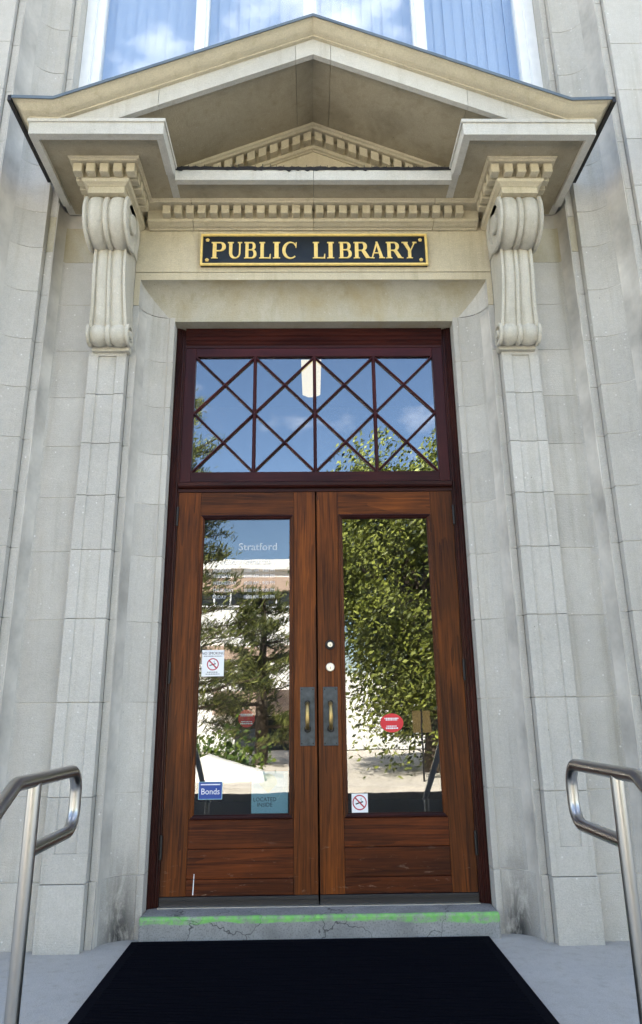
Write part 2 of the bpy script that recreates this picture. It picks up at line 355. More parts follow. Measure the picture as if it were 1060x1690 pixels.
# ------------------------------------------------------------------ ground
FL = -0.118          # landing level, the door sill is at 0
ST = -0.60           # street level
def struct(name, mb, mat, bev=0): return tag(build(name, mb, mat, None, bev), kind='structure')
b = MB(); b.box(-300, 300, -300, 300, ST - 0.8, ST - 0.25); struct('ground', b, M['lawn'])
b = MB(); b.box(-60, 60, -7.2, -0.9, ST - 0.3, ST); struct('pavement', b, M['concrete'])
b = MB(); b.box(-80, 80, -13.6, -7.2, ST - 0.3, ST - 0.12); struct('road', b, M['asphalt'])
b = MB(); b.box(-80, 80, -31.0, -13.6, ST - 0.3, ST); struct('far_pavement', b, M['pave'])
b = MB(); b.box(-3.3, 3.3, -1.95, 0.0, ST - 0.2, FL); struct('landing', b, M['concrete'], 0.006)
for k in range(2):
    b = MB(); b.box(-3.3, 3.3, -1.95 - 0.32 * (k + 1), -1.95 - 0.32 * k - 0.001, ST - 0.2, FL - 0.16 * (k + 1)); struct('entrance_step', b, M['concrete'], 0.006)

# ------------------------------------------------------------------ the library
lib = tag(empty('library_building'), 'grey stone library front with pedimented porch hood above double oak doors', 'building')
def arc(cx, cy, rx, ry, t0, t1, n=10):
    return [(cx + rx * math.cos(R(t0 + (t1 - t0) * i / n)), cy + ry * math.sin(R(t0 + (t1 - t0) * i / n))) for i in range(n + 1)]
# plan profiles for x > 0, running from inside outwards; closed at y = 0.12
JAMB = [(0.945, 0.12), (0.945, -0.112), (0.980, -0.112), (0.985, -0.105)] + list(reversed(arc(0.985, -0.27, 0.172, 0.165, 0, 90)))[1:] + [(1.194, -0.27), (1.194, 0.12)]
PIL = [(1.197, 0.12), (1.197, -0.332), (1.257, -0.332), (1.261, -0.321), (1.368, -0.321), (1.372, -0.332), (1.431, -0.332), (1.431, 0.12)]
PILP = [(1.197, 0.12), (1.197, -0.332), (1.431, -0.332), (1.431, 0.12)]
SMALLCAV = [(1.66 + 0.052 * math.sin(R(9 * i)), -0.375 + 0.105 * math.cos(R(9 * i))) for i in range(11)]
PAN = [(1.434, 0.12), (1.434, -0.27)] + SMALLCAV + [(1.712, -0.392), (1.756, -0.392), (1.756, 0.12)]
PANUP = [(1.715, 0.12), (1.715, -0.375), (1.712, -0.392), (1.756, -0.392), (1.756, 0.12)]
CAV = [(1.759, 0.12), (1.759, -0.44), (1.80, -0.44)] + [(1.80 + 0.19 * math.sin(R(9 * i)), -0.653 + 0.213 * math.cos(R(9 * i))) for i in range(11)][1:] + [(1.99, -0.668), (2.03, -0.668), (2.03, 0.12)]
Z = [-0.14, 0.19, 0.60, 1.08, 1.536, 1.934, 2.266, 2.597, 2.923, 3.25, 3.587, 3.911, 4.184, 4.55, 4.95, 5.35, 5.75, 6.15, 6.55, 6.95, 7.35]
TOP = 11.9
# mortar core: the wall behind the blocks, set back a few millimetres so that joints read as joints
core = MB()
def core_prof(p, d=0.004):
    xa, xb = min(q[0] for q in p), max(q[0] for q in p); cx = (xa + xb) / 2
    return [(cx + (x - cx) * (1 - 0.016 / (xb - xa)), (y + d if y < 0.1 else y - 0.002)) for x, y in p]
for s in (1, -1):
    for p in (JAMB, PAN, CAV):
        z1 = 3.55 if p is JAMB else (4.3 if p is PAN else 7.35)
        core.prism(mir(core_prof(p), s), -0.138, z1 - 0.004)
    core.prism(mir(core_prof(PIL[:2] + PIL[6:], 0.022), s), -0.139, 4.09)
    core.prism(mir(core_prof(PANUP), s), 4.302, 7.35)
    core.prism(mir([(2.039, 0.115), (2.039, -0.692), (10.99, -0.692), (10.99, 0.115)], s), ST - 0.1, 7.35)
core.box(-1.19, 1.19, -0.262, 0.12, 3.82, 4.5)
wall = build('wall', core, M['mortar'], lib)
def block(mb, mat, bev=0.0024): return build('stone_block', mb, mat, wall, bev)
G = 0.0015
for i in range(len(Z) - 1):
    z0, z1 = Z[i] + G, Z[i + 1] - G
    pl = -0.012 if i == 0 else 0.0
    sh = lambda p: [(x, y + (pl if y < 0.1 else 0)) for x, y in p]
    foot = M['jambfoot'] if i < 2 else M['stone']
    for s in (1, -1):
        if i < 10:
            b = MB(); b.prism(mir(sh(JAMB), s), z0, z1 if i < 9 else 3.587 - G); block(b, foot)
        if i < 9:
            b = MB()
            if i == 0: b.prism(mir(sh(PILP), s), z0, z1)
            elif i == 1: b.prism(mir(PILP, s), z0, 0.33); b.prism(mir(PIL, s), 0.33, z1)
            elif i == 8: b.prism(mir(PIL, s), z0, 3.185); b.prism(mir(PILP, s), 3.185, z1)
            else: b.prism(mir(PIL, s), z0, z1)
            block(b, M['stone'], 0.002)
        elif i < 12:
            b = MB(); b.prism(mir([(1.197, 0.12), (1.197, -0.332), (1.431, -0.332), (1.431, 0.12)], s), z0, min(z1, 4.10)); block(b, M['stone'])
        if i < 12:
            b = MB(); b.prism(mir(sh(PAN), s), z0, z1); block(b, M['cove'] if i > 10 else M['stone'])
        else:
            b = MB(); b.prism(mir(PANUP, s), z0, z1); block(b, M['stone'])
        b = MB(); b.prism(mir(sh(CAV), s), z0, z1); block(b, M['stone'])
        xs = [2.033, 2.75, 3.7, 4.65] if i % 2 else [2.033, 3.2, 4.15, 4.65]
        for k in range(3):
            b = MB(); b.box(*sorted((s * (xs[k] + G), s * (xs[k + 1] - G))), -0.70 + pl, 0.12, z0 if i else ST, z1); block(b, M['stone'])
# lintel: coved stone mitred into both jambs
prof = [(1.194, -0.27, 3.836), (1.157, -0.27, 3.779)]
for k in range(1, 11):
    t = R(9 * k); prof.append((0.985 + 0.172 * math.cos(t), -0.27 + 0.165 * math.sin(t), 3.585 + 0.194 * math.cos(t)))
ZJ = 3.587 + G
for s in (1, -1):
    b = MB()
    for k in range(1, len(prof) - 1):
        a, c = prof[k], prof[k + 1]
        b.add([(s * a[0], a[1], a[2]), (s * a[0], a[1], min(ZJ, a[2])), (s * c[0], c[1], min(ZJ, c[2])), (s * c[0], c[1], c[2])], [(0, 1, 2, 3)], True)
    build('stone_springer', b, M['stone'], wall)
b = MB()
for k in range(1, len(prof) - 1):
    a, c = prof[k], prof[k + 1]
    b.add([(-a[0], a[1], a[2]), (a[0], a[1], a[2]), (c[0], c[1], c[2]), (-c[0], c[1], c[2])], [(0, 1, 2, 3)], True)
# fillet under the cove and the soffit of the opening
b.add([(-0.985, -0.105, 3.585), (0.985, -0.105, 3.585), (0.945, -0.112, 3.584), (-0.945, -0.112, 3.584)], [(0, 1, 2, 3)])
b.box(-0.9445, 0.9445, -0.112, 0.12, 3.555, 3.584)
build('stone_lintel', b, M['cove'], wall)
b = MB()
for s in (1, -1):
    b.box(*sorted((s * 1.157, s * 1.194)), -0.27, 0.1, ZJ, 3.779)
b.box(-1.194, 1.194, -0.27, 0.1, 3.779, 3.834)
block(b, M['lime'], 0)
b = MB(); b.box(-1.194, 1.194, -0.274, 0.1, 3.838, 4.30); block(b, M['lime'])
# plain wall above and beside, roof and back of the library: they carry the shade over the entrance
b = MB()
for s in (1, -1):
    b.box(*sorted((s * 4.65, s * 11)), -0.70, 0.12, ST, 7.352)
b.box(-11, 11, -0.70, 0.3, 7.356, TOP - 0.5)
b.box(-11.15, 11.15, -0.95, 0.3, TOP - 0.5, TOP - 0.2); b.box(-11, 11, -0.72, 0.3, TOP - 0.2, TOP)
build('upper_wall', b, M['stone'], lib)
b = MB(); b.box(-11, 11, 0.31, 12, TOP - 0.7, TOP - 0.4); build('flat_roof', b, M['asphalt'], lib)
b = MB(); b.box(-11, -10.7, 0.31, 12, ST, TOP - 0.72); b.box(10.7, 11, 0.31, 12, ST, TOP - 0.72); b.box(-10.69, 10.69, 11.7, 12, ST, TOP - 0.72); build('side_wall', b, M['stone'], lib)
# lobby seen dimly through the glass
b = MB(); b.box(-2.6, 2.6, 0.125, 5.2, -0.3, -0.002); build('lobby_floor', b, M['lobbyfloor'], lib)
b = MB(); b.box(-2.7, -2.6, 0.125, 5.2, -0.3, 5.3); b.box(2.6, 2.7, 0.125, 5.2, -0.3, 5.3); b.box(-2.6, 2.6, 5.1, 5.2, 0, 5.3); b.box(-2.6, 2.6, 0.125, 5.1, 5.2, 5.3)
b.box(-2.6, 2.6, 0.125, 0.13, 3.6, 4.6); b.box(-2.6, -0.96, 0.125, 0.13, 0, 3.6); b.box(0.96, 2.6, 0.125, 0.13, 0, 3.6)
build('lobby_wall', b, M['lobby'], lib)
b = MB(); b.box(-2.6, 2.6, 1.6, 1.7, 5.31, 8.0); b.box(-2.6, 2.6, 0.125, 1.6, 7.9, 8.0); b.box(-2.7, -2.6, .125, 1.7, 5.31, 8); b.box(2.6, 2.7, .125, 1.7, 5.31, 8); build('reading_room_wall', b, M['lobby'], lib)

# ------------------------------------------------------------------ entablature
def bed(x0, x1, name='bed_moulding'):
    p = [(-0.272, 4.156), (-0.292, 4.156), (-0.296, 4.163), (-0.318, 4.167), (-0.338, 4.176), (-0.352, 4.179), (-0.356, 4.188), (-0.358, 4.192),
         (-0.358, 4.262), (-0.437, 4.264), (-0.443, 4.272), (-0.453, 4.276), (-0.455, 4.285), (-0.272, 4.285)]
    b = MB(); b.prism_x(p, x0, x1); return build(name, b, M['lime'], lib, 0.0012)
for x0, x1 in ((-1.118, -0.815), (-0.812, -0.0015), (0.0015, 0.812), (0.815, 1.118)): bed(x0, x1)
dm = MB(); dm.box(-0.0262, 0.0262, -0.058, 0.0, -0.0315, 0.0315); dent = dm.mesh('dentil'); dent.materials.append(M['lime'])
def dentil(x, y, z, rot=0):
    o = link('dentil', dent, None, lib, (x + random.uniform(-.0015, .0015), y, z + random.uniform(-.0012, .0006))); o.rotation_euler.z = rot + random.uniform(-.012, .012); o.rotation_euler.y = random.uniform(-.01, .01); o.scale.x = random.uniform(0.96, 1.03)
    bv = o.modifiers.new('bevel', 'BEVEL'); bv.width = 0.0025; bv.segments = 1
    return o
k = -13
while k <= 13:
    dentil(k * 0.0786 + 0.0393, -0.3585, 4.2285) if abs(k * 0.0786 + 0.0393) < 1.06 else None
    k += 1
XC = 1.291
def ress(s):
    xc = s * XC
    tiers = [(0.112, -0.722, 4.106), (0.112, -0.722, 4.150), (0.120, -0.728, 4.152), (0.122, -0.734, 4.158), (0.140, -0.752, 4.168), (0.146, -0.758, 4.182), (0.150, -0.762, 4.185), (0.136, -0.748, 4.194),
             (0.136, -0.748, 4.262), (0.203, -0.822, 4.264), (0.207, -0.828, 4.272), (0.216, -0.838, 4.276), (0.218, -0.840, 4.285)]
    b = MB(); b.rings([[(xc - h, -0.28, z), (xc - h, y, z), (xc + h, y, z), (xc + h, -0.28, z)] for h, y, z in tiers])
    build('entablature_block', b, M['lime'], lib, 0.0012)
    for j in range(5): dentil(xc + (j - 2) * 0.0818, -0.7485, 4.2285)
    for j in range(4):
        y = -0.7755 - 0.003 + 0.0818 * (j + 1) - 0.0
        dentil(xc + 0.1365, y, 4.2285, R(90)); dentil(xc - 0.1365, y, 4.2285, R(-90))
    # corona slab breaking forward over the console
    x0, x1 = 0.885, 1.672
    b = MB()
    def bx(a, c, *r): b.box(*sorted((s * a, s * c)), *r)
    bx(x0, x1, -1.040, -0.28, 4.285, 4.343)
    bx(x0, x1, -1.040, -0.992, 4.260, 4.285)
    bx(x0, x0 + 0.045, -0.992, -0.70, 4.260, 4.285)
    bx(x1 - 0.045, x1, -0.992, -0.40, 4.260, 4.285)
    build('corona', b, M['fascia'], lib)
    b = MB(); b.box(*sorted((s * (x0 - 0.010), s * (x1 + 0.012))), -1.051, -0.40, 4.343, 4.366); build('corona_fillet', b, M['fascia'], lib, 0.003)
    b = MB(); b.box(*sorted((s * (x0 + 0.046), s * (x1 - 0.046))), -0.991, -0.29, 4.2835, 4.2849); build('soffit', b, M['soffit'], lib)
for s in (1, -1): ress(s)
for x0, x1 in ((-0.884, -0.0012), (0.0012, 0.884)):
    b = MB(); b.box(x0, x1, -0.655, -0.28, 4.285, 4.336); b.box(x0, x1, -0.655, -0.612, 4.260, 4.285); build('corona', b, M['fascia'], lib)
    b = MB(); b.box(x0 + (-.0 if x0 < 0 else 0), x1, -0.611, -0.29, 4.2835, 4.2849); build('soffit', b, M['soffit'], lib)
# torn tar flashing lying on the cornice, with bird spikes
b = MB(); random.seed(3)
xs = [-0.884 + 1.768 * i / 90 for i in range(91)]
lo = [4.336 - max(0.0, random.gauss(0.001, 0.0045)) - (0.012 if random.random() < 0.05 else 0) for _ in xs]
up = [4.357 + random.uniform(-0.003, 0.006) for _ in xs]
b.rings([[(x, -0.660, l_), (x, -0.660, u), (x, -0.40, u + 0.004), (x, -0.40, 4.338), (x, -0.654, 4.337)] for x, l_, u in zip(xs, lo, up)])
build('torn_flashing', b, M['tar'], lib)
b = MB()
for i in range(37):
    x = -0.86 + 1.72 * i / 36 + random.uniform(-.006, .006); y = -0.60 + random.uniform(-.01, .01); h = random.uniform(0.045, 0.06)
    b.tube([(x, y, 4.350), (x + random.uniform(-.004, .004), y - 0.005, 4.362 + h)], 0.0026, 4)
tag(build('bird_spikes', b, M['spike'], lib), kind='stuff')

# ------------------------------------------------------------------ gable
SL = 0.4247
def rake(name, sec, xs, mat, zmin=4.367, bev=0.0, smooth=False):
    """sec: (y, z at the apex) section, sheared down the slope; xs: stations, signed"""
    b = MB(); b.rings([[(x, y, max(zmin, z - SL * abs(x))) for y, z in sec] for x in xs], True, True, smooth)
    return build(name, b, mat, lib, bev)
SECF = [(-1.030, 4.878), (-0.995, 4.878), (-0.995, 5.02), (-1.030, 5.02)]
SECS = [(-0.994, 4.902), (-0.30, 4.902), (-0.30, 5.02), (-0.994, 5.02)]
SECL = [(-1.030, 4.973), (-1.040, 4.976), (-1.040, 4.998), (-1.030, 4.999)]
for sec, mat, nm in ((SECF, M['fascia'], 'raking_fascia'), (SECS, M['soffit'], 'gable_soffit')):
    rake(nm, sec, [-0.106, 0, 0.106], mat)
    for s in (1, -1):
        rake(nm, sec, [s * 0.1085, s * 0.928], mat)
        rake(nm, sec, [s * 0.9305, s * 1.20, s * 1.26, s * 1.48], mat)
for s in (1, -1):
    # cyma gutter: apex, knee, corner, back along the side
    cy = [(0.0, -0.001), (0.012, 0.0), (0.013, 0.007), (0.020, 0.009), (0.038, 0.013), (0.058, 0.024), (0.074, 0.038), (0.086, 0.047), (0.098, 0.050), (0.098, 0.056)]
    def cyma(name, pr, mat, back_in=0.16, smooth=True):
        b = MB(); st = []
        zt = pr[-1][1]
        inner = [(-back_in, zt), (-back_in, pr[0][1])]
        for x, dz in ((0.0, 4.999), (1.507, 4.359)):
            st.append([(s * x, -1.040 - p, dz + z) for p, z in pr] + [(s * x, -1.040 + 0.16, dz + zt), (s * x, -1.040 + 0.16, dz + pr[0][1])])
        st.append([(s * (1.662 + 0.85 * p), -1.040 - p, 4.3665 + (4.359 - 4.3665) * 0.5 + z + 0.004) for p, z in pr] + [(s * 1.50, -0.9, 4.367 + zt), (s * 1.50, -0.9, 4.367 + pr[0][1])])
        st.append([(s * (1.662 + 0.85 * p), -0.42, 4.3665 + z) for p, z in pr] + [(s * 1.50, -0.42, 4.367 + zt), (s * 1.50, -0.42, 4.367 + pr[0][1])])
        b.rings(st, True, True, smooth); return build(name, b, mat, lib)
    cyma('cyma_moulding', cy, M['lime'])
    cyma('metal_flashing', [(0.096, 0.0562), (0.104, 0.0505), (0.107, 0.0505), (0.107, 0.071), (0.09, 0.073)], M['flash'], smooth=False)
    b = MB(); b.rings([[(s * x, y, z + 0.071) for y, z in ((-1.05, zz), (-0.25, zz + 0.02), (-0.25, zz + 0.005), (-1.05, zz - 0.012))] for x, zz in ((0.0, 4.999), (1.507, 4.359), (1.69, 4.36))])
    build('metal_roof', b, M['flash'], lib)
for s in (1, -1):
    b = MB(); b.box(*sorted((s * 1.7475, s * 1.768)), -1.147, -0.465, 4.398, 4.436); build('drip_edge', b, M['iron'], lib)
# tympanum with raking dentils
b = MB(); b.prism_y([(-1.1, 4.30), (1.1, 4.30), (1.1, 4.37), (0, 4.84), (-1.1, 4.37)], -0.352, -0.29); build('tympanum', b, M['lime'], lib)
SECB = [(-0.29, 4.752), (-0.362, 4.752), (-0.366, 4.760), (-0.380, 4.764), (-0.388, 4.776), (-0.376, 4.779), (-0.376, 4.866), (-0.448, 4.868), (-0.456, 4.878), (-0.468, 4.884), (-0.470, 4.900), (-0.29, 4.900)]
for s in (1, -1): rake('raking_bed_moulding', SECB, [0, s * 1.09], M['lime'], 4.2)
for s in (1, -1):
    d = MB(); d.rings([[(x, y, z - s * SL * x) for y, z in ((-0.056, -0.035), (0, -0.035), (0, 0.033), (-0.056, 0.033))] for x in (-0.026, 0.026)])
    me = d.mesh('raking_dentil'); me.materials.append(M['lime'])
    for j in range(12):
        x = s * (0.0385 + 0.077 * j); link('raking_dentil', me, None, lib, (x, -0.3765, 4.829 - SL * abs(x)))

# ------------------------------------------------------------------ consoles
def flute(u):   # u in -1..1 across the width: edge bands, two lobes, central bead -> inset from the outer surface
    a = abs(u)
    if a > 0.80: return 0.0 if a > 0.84 else -0.022
    if a < 0.10: return -0.004 - 0.004 * (a / 0.10) ** 2
    if a < 0.16: return -0.024
    t = (a - 0.16) / 0.64
    return -0.022 + 0.019 * math.sin(math.pi * min(1, max(0, t))) ** 0.7
def console(s):
    xc = s * XC
    c = empty('console', lib, (0, 0, 0))
    def scroll(name, cy, cz, Rr, hw, k=1.0, eye=0.36, rim=0.68, rec=0.020):
        us = [i / 48 * 2 - 1 for i in range(49)]
        body = [(u * hw, Rr + flute(u) * k) for u in us]
        L_ = [(-hw - 0.006, 0.0005), (-hw - 0.006, Rr * eye * 0.9), (-hw, Rr * eye), (-hw + rec, Rr * eye), (-hw + rec, Rr * rim), (-hw, Rr * rim), (-hw, Rr * 0.97)]
        prof = L_ + body[1:-1] + [(-x, r) for x, r in reversed(L_)]
        b = MB(); b.lathe_x(prof, xc, cy, cz, 56, 4.104); return build(name, b, M['conso'], c)
    scroll('upper_scroll', -0.55, 4.0, 0.180, 0.136)
    scroll('lower_scroll', -0.398, 3.292, 0.074, 0.131, 0.7, 0.36, 0.70, 0.02)
    path = [(-0.50, 4.0, 0.100), (-0.53, 3.90, 0.100), (-0.537, 3.80, 0.101), (-0.533, 3.70, 0.102), (-0.522, 3.62, 0.103), (-0.502, 3.54, 0.105), (-0.483, 3.46, 0.109), (-0.470, 3.40, 0.113), (-0.462, 3.35, 0.117), (-0.44, 3.30, 0.117)]
    us = [i / 40 * 2 - 1 for i in range(41)]
    b = MB(); rs = []
    for y, z, hw in path:
        rs.append([(xc - hw, -0.30, z)] + [(xc + u * hw, y - flute(u) * 0.8, z) for u in us] + [(xc + hw, -0.30, z)])
    b.rings(rs, True, True, True); build('shaft', b, M['conso'], c)
    b = MB(); b.box(xc - 0.110, xc + 0.110, -0.60, -0.30, 3.9, 4.105); build('neck', b, M['conso'], c)
    b = MB(); b.box(xc - 0.118, xc + 0.118, -0.362, -0.30, 3.205, 3.25); build('cap', b, M['conso'], c, 0.004)
M['conso'] = stone_mat("carved console stone", (0.56, 0.525, 0.44), speck=0.4, stain=0.3)
for s in (1, -1): console(s)

# ------------------------------------------------------------------ upper window
uw = empty('upper_window', lib)
Y = -0.20
for x in (-0.84, -0.012, 0.83):
    b = MB(); b.box(x - 0.05, x + 0.05, Y - 0.03, Y + 0.05, 4.52, 7.25); b.box(x - 0.028, x + 0.028, Y - 0.05, Y - 0.03, 4.52, 7.25); build('mullion', b, M['white'], uw)
for s in (1, -1):
    b = MB(); b.box(*sorted((s * 1.645, s * 1.713)), Y - 0.07, Y + 0.06, 4.45, 7.34); b.box(*sorted((s * 1.585, s * 1.645)), Y - 0.03, Y + 0.05, 4.52, 7.25); build('window_frame', b, M['white'], uw)
b = MB(); b.box(-1.645, 1.645, Y - 0.03, Y + 0.05, 7.25, 7.34); b.box(-1.645, 1.645, Y - 0.06, Y + 0.05, 4.45, 4.52); build('window_frame', b, M['white'], uw)
ed = (-1.585, -0.89, -0.79, -0.062, 0.038, 0.78, 0.88, 1.585)
for k in range(4):
    b = MB(); b.box(ed[2 * k] - 0.004, ed[2 * k + 1] + 0.004, Y, Y + 0.006, 4.52, 7.25); build('window_pane', b, M['uglass'], uw)
sm = MB(); sm.box(-0.043, 0.043, -0.001, 0.001, 4.46, 7.3); slat = sm.mesh('blind_slat'); slat.materials.append(M['blind'])
for k in range(42):
    o = link('blind_slat', slat, None, uw, (-1.66 + 0.081 * k, Y + 0.11 + (k % 2) * 0.004, 0)); o.rotation_euler.z = R(random.uniform(8, 16))

# ------------------------------------------------------------------ door case, transom
df = empty('door_frame', lib)
CAS = [(0.944, 0.10), (0.944, -0.022), (0.930, -0.024), (0.926, -0.018), (0.920, -0.020), (0.914, -0.012), (0.906, -0.014), (0.902, -0.004), (0.894, -0.004), (0.890, 0.004), (0.8835, 0.004), (0.8835, 0.10)]
for s in (1, -1):
    b = MB(); b.prism(mir(CAS, s), 0.0, 3.555); build('casing', b, M['frame_v'], df, 0.001)
HD = [(0.10, 3.554), (-0.022, 3.554), (-0.024, 3.538), (-0.016, 3.530), (-0.018, 3.505), (-0.006, 3.496), (-0.010, 3.474), (0.002, 3.464), (-0.004, 3.446), (0.006, 3.436), (0.006, 3.418), (0.10, 3.418)]
b = MB(); b.prism_x(HD, -0.883, 0.883); build('head_moulding', b, M['frame_h'], df, 0.001)
TB = [(0.10, 2.378), (0.0, 2.378), (0.0, 2.400), (-0.022, 2.404), (-0.030, 2.414), (-0.030, 2.436), (-0.010, 2.446), (0.10, 2.446)]
b = MB(); b.prism_x(TB, -0.8835, 0.8835); build('transom_bar', b, M['frame_h'], df, 0.001)
tr = empty('transom_window', lib)
for s in (1, -1):
    b = MB(); b.box(*sorted((s * 0.812, s * 0.883)), 0.008, 0.06, 2.447, 3.417); build('sash_stile', b, M['sash_v'], tr, 0.003)
b = MB(); b.box(-0.8115, 0.8115, 0.0085, 0.06, 3.354, 3.417); build('sash_rail', b, M['sash_h'], tr, 0.003)
b = MB(); b.box(-0.8115, 0.8115, 0.0085, 0.06, 2.447, 2.518); build('sash_rail', b, M['sash_h'], tr, 0.003)
gx = [-0.812 + 0.406 * i for i in range(5)]; z0, zm, z1 = 2.518, 2.936, 3.354
def bar(p, q, hw, y0, y1, mat):
    p, q = Vector((p[0], 0, p[1])), Vector((q[0], 0, q[1])); d = (q - p).normalized(); nn = Vector((-d.z, 0, d.x))
    b = MB(); b.rings([[tuple(e + nn * (hw * a) + Vector((0, y, 0))) for a, y in ((-1, y1), (-1, y0 + 0.008), (-0.45, y0), (0.45, y0), (1, y0 + 0.008), (1, y1))] for e in (p, q)])
    return build('muntin', b, mat, tr)
for x in gx[1:4]: bar((x, z0), (x, z1), 0.0115, 0.006, 0.029, M['sash_v'])
for k in range(4):
    for za, zb in ((z0, zm), (zm, z1)):
        bar((gx[k], za), (gx[k + 1], zb), 0.0080, 0.0075, 0.0285, M['sash_v']); bar((gx[k], zb), (gx[k + 1], za), 0.0080, 0.0082, 0.0282, M['sash_v'])
random.seed(11)
def pane(poly):
    cx = sum(p[0] for p in poly) / len(poly); cz = sum(p[1] for p in poly) / len(poly)
    tx, tz = random.gauss(0, 0.0008), random.gauss(0, 0.0008)
    b = MB(); b.rings([[(x, y + tx * (x - cx) + tz * (z - cz), z) for x, z in poly] for y in (0.030, 0.033)]); build('glass_pane', b, M['tglass'], tr)
for k in range(4):
    a, c = gx[k], gx[k + 1]; m_ = (a + c) / 2; ql, qu = (z0 + zm) / 2, (zm + z1) / 2
    pane([(a, z1), (m_, qu), (c, z1)]); pane([(a, z0), (c, z0), (m_, ql)]); pane([(m_, ql), (c, zm), (m_, qu), (a, zm)])
    pane([(a, zm), (m_, qu), (a, z1)]); pane([(c, zm), (c, z1), (m_, qu)]); pane([(a, z0), (m_, ql), (a, zm)]); pane([(c, z0), (c, zm), (m_, ql)])

# ------------------------------------------------------------------ doors
def door(s):
    d = empty('door', lib)
    x_o, x_i = 0.8805, (0.005)
    gi, go = 0.172, 0.713           # sight edges of the glass
    zt, zb = 2.198, 0.468
    def bx(nm, a, c, y0, y1, z0_, z1_, mat, bev=0.002):
        b = MB(); b.box(*sorted((s * a, s * c)), y0, y1, z0_, z1_); return build(nm, b, mat, d, bev)
    bx('stile', go + 0.024, x_o, 0.0, 0.045, 0.056, 2.375, M['wood_vw']); bx('stile', x_i, gi - 0.030, 0.0, 0.045, 0.056, 2.375, M['wood_vw'])
    bx('top_rail', gi - 0.0295, go + 0.0235, 0.0, 0.045, zt + 0.026, 2.375, M['wood_h'])
    for za, zc in ((0.291, 0.440), (0.140, 0.289), (0.056, 0.138)):
        bx('plank', gi - 0.0295, go + 0.0235, 0.0015, 0.045, za, zc, M['wood_w'], 0.003)
    # glazing beads, moulded, mitred
    for side in range(4):
        pr = [(0.0, -0.006), (0.007, -0.008), (0.012, -0.002), (0.019, 0.001), (0.026, 0.012), (0.026, 0.018), (0.0, 0.018)]
        b = MB(); x0, x1 = gi - 0.029, go + 0.023; q0, q1 = zb - 0.028, zt + 0.025
        def pt(c, t, y):
            X = {0: (x0 + t, q0 + t), 1: (x1 - t, q0 + t), 2: (x1 - t, q1 - t), 3: (x0 + t, q1 - t)}[c]
            return (s * X[0], y, X[1])
        b.rings([[pt(side, t, y) for t, y in pr], [pt((side + 1) % 4, t, y) for t, y in pr]]); build('glazing_bead', b, M['frame_h' if side % 2 == 0 else 'wood_v'], d, 0.0008)
    b = MB(); b.box(*sorted((s * (gi - 0.006), s * (go + 0.004))), 0.018, 0.024, zb - 0.006, zt + 0.004); build('glass_pane', b, M['glass'], d)
    bx('sweep', x_i, x_o, -0.004, 0.05, 0.004, 0.054, M['black'], 0.002); bx('sweep_lip', x_i, x_o, -0.010, -0.004, 0.030, 0.036, M['iron'], 0)
    # pull handle on a tall plate
    px = 0.0605 if s < 0 else 0.076
    h = bx('handle_plate', px - 0.043, px + 0.043, -0.004, 0.0, 0.828, 1.159, M['bronze'], 0.002)
    def hp(z): return (s * px, -0.055, z)
    g = MB(); g.tube([(s * px, -0.003, 1.062), (s * px, -0.030, 1.065), (s * px, -0.052, 1.052), (s * px, -0.060, 1.025), (s * px, -0.060, 0.965), (s * px, -0.052, 0.938), (s * px, -0.030, 0.926), (s * px, -0.003, 0.928)],
                     [0.015, 0.009, 0.009, 0.0115, 0.013, 0.0095, 0.009, 0.015], 14)
    build('grip', g, M['brass'], d)
    g = MB(); g.lathe_y([(-0.011, 0.006), (-0.011, 0.016), (-0.006, 0.020), (-0.003, 0.021)], s * px, 0, 0.922, 18); build('grip_foot', g, M['iron'], d)
    g = MB(); g.lathe_y([(-0.011, 0.004), (-0.011, 0.014), (-0.003, 0.017)], s * px, 0, 1.068, 18); build('grip_foot', g, M['iron'], d)
    for dx in (-0.033, 0.033):
        for zz in (0.842, 1.145):
            g = MB(); g.lathe_y([(-0.0065, 0.002), (-0.0060, 0.0045), (-0.004, 0.005)], s * (px + dx), 0, zz, 10); build('screw', g, M['iron'], d)
    if s > 0:
        g = MB(); g.lathe_y([(-0.016, 0.017), (-0.014, 0.026), (-0.004, 0.029), (0.001, 0.029)], 0.079, 0, 1.405, 24); build('lock_collar', g, M['iron'], d)
        g = MB(); g.lathe_y([(-0.019, 0.004), (-0.019, 0.014), (-0.016, 0.0165)], 0.079, 0, 1.405, 24); build('lock_cylinder', g, M['chrome'], d)
        g = MB(); g.lathe_y([(-0.012, 0.019), (-0.012, 0.022), (-0.009, 0.0255), (0.001, 0.026)], 0.078, 0, 1.273, 24); build('lock_collar', g, M['chrome'], d)
        g = MB(); g.lathe_y([(-0.014, 0.004), (-0.014, 0.0155), (-0.011, 0.0165)], 0.078, 0, 1.273, 24); build('lock_cylinder', g, M['chrome'], d)
        g = MB(); g.box(0.0765, 0.0795, -0.0152, -0.0138, 1.262, 1.276); build('keyhole', g, M['ink'], d)
        g = MB(); g.box(0.0775, 0.0805, -0.0202, -0.0188, 1.394, 1.408); build('keyhole', g, M['ink'], d)
    for zc in (2.215, 1.25, 0.305):
        g = MB(); g.tube([(s * 0.8825, -0.010, zc - 0.062), (s * 0.8825, -0.010, zc + 0.062)], 0.008, 10); build('hinge', g, M['iron'], d)
    if s < 0:
        g = MB(); g.prism_y([(-0.700, 0.062), (-0.694, 0.062), (-0.692, 0.165), (-0.695, 0.168)], 0.0008, 0.0014); build('paint_scratch', g, M['paper'], d)
for s in (-1, 1): door(s)
b = MB(); b.box(-0.944, 0.944, -0.200, 0.115, FL - 0.05, 0.003); build('door_sill', b, M['sill'], lib, 0.012)
b = MB(); b.box(-0.882, 0.882, -0.030, 0.0, 0.0035, 0.008); build('threshold_strip', b, M['chrome'], lib)

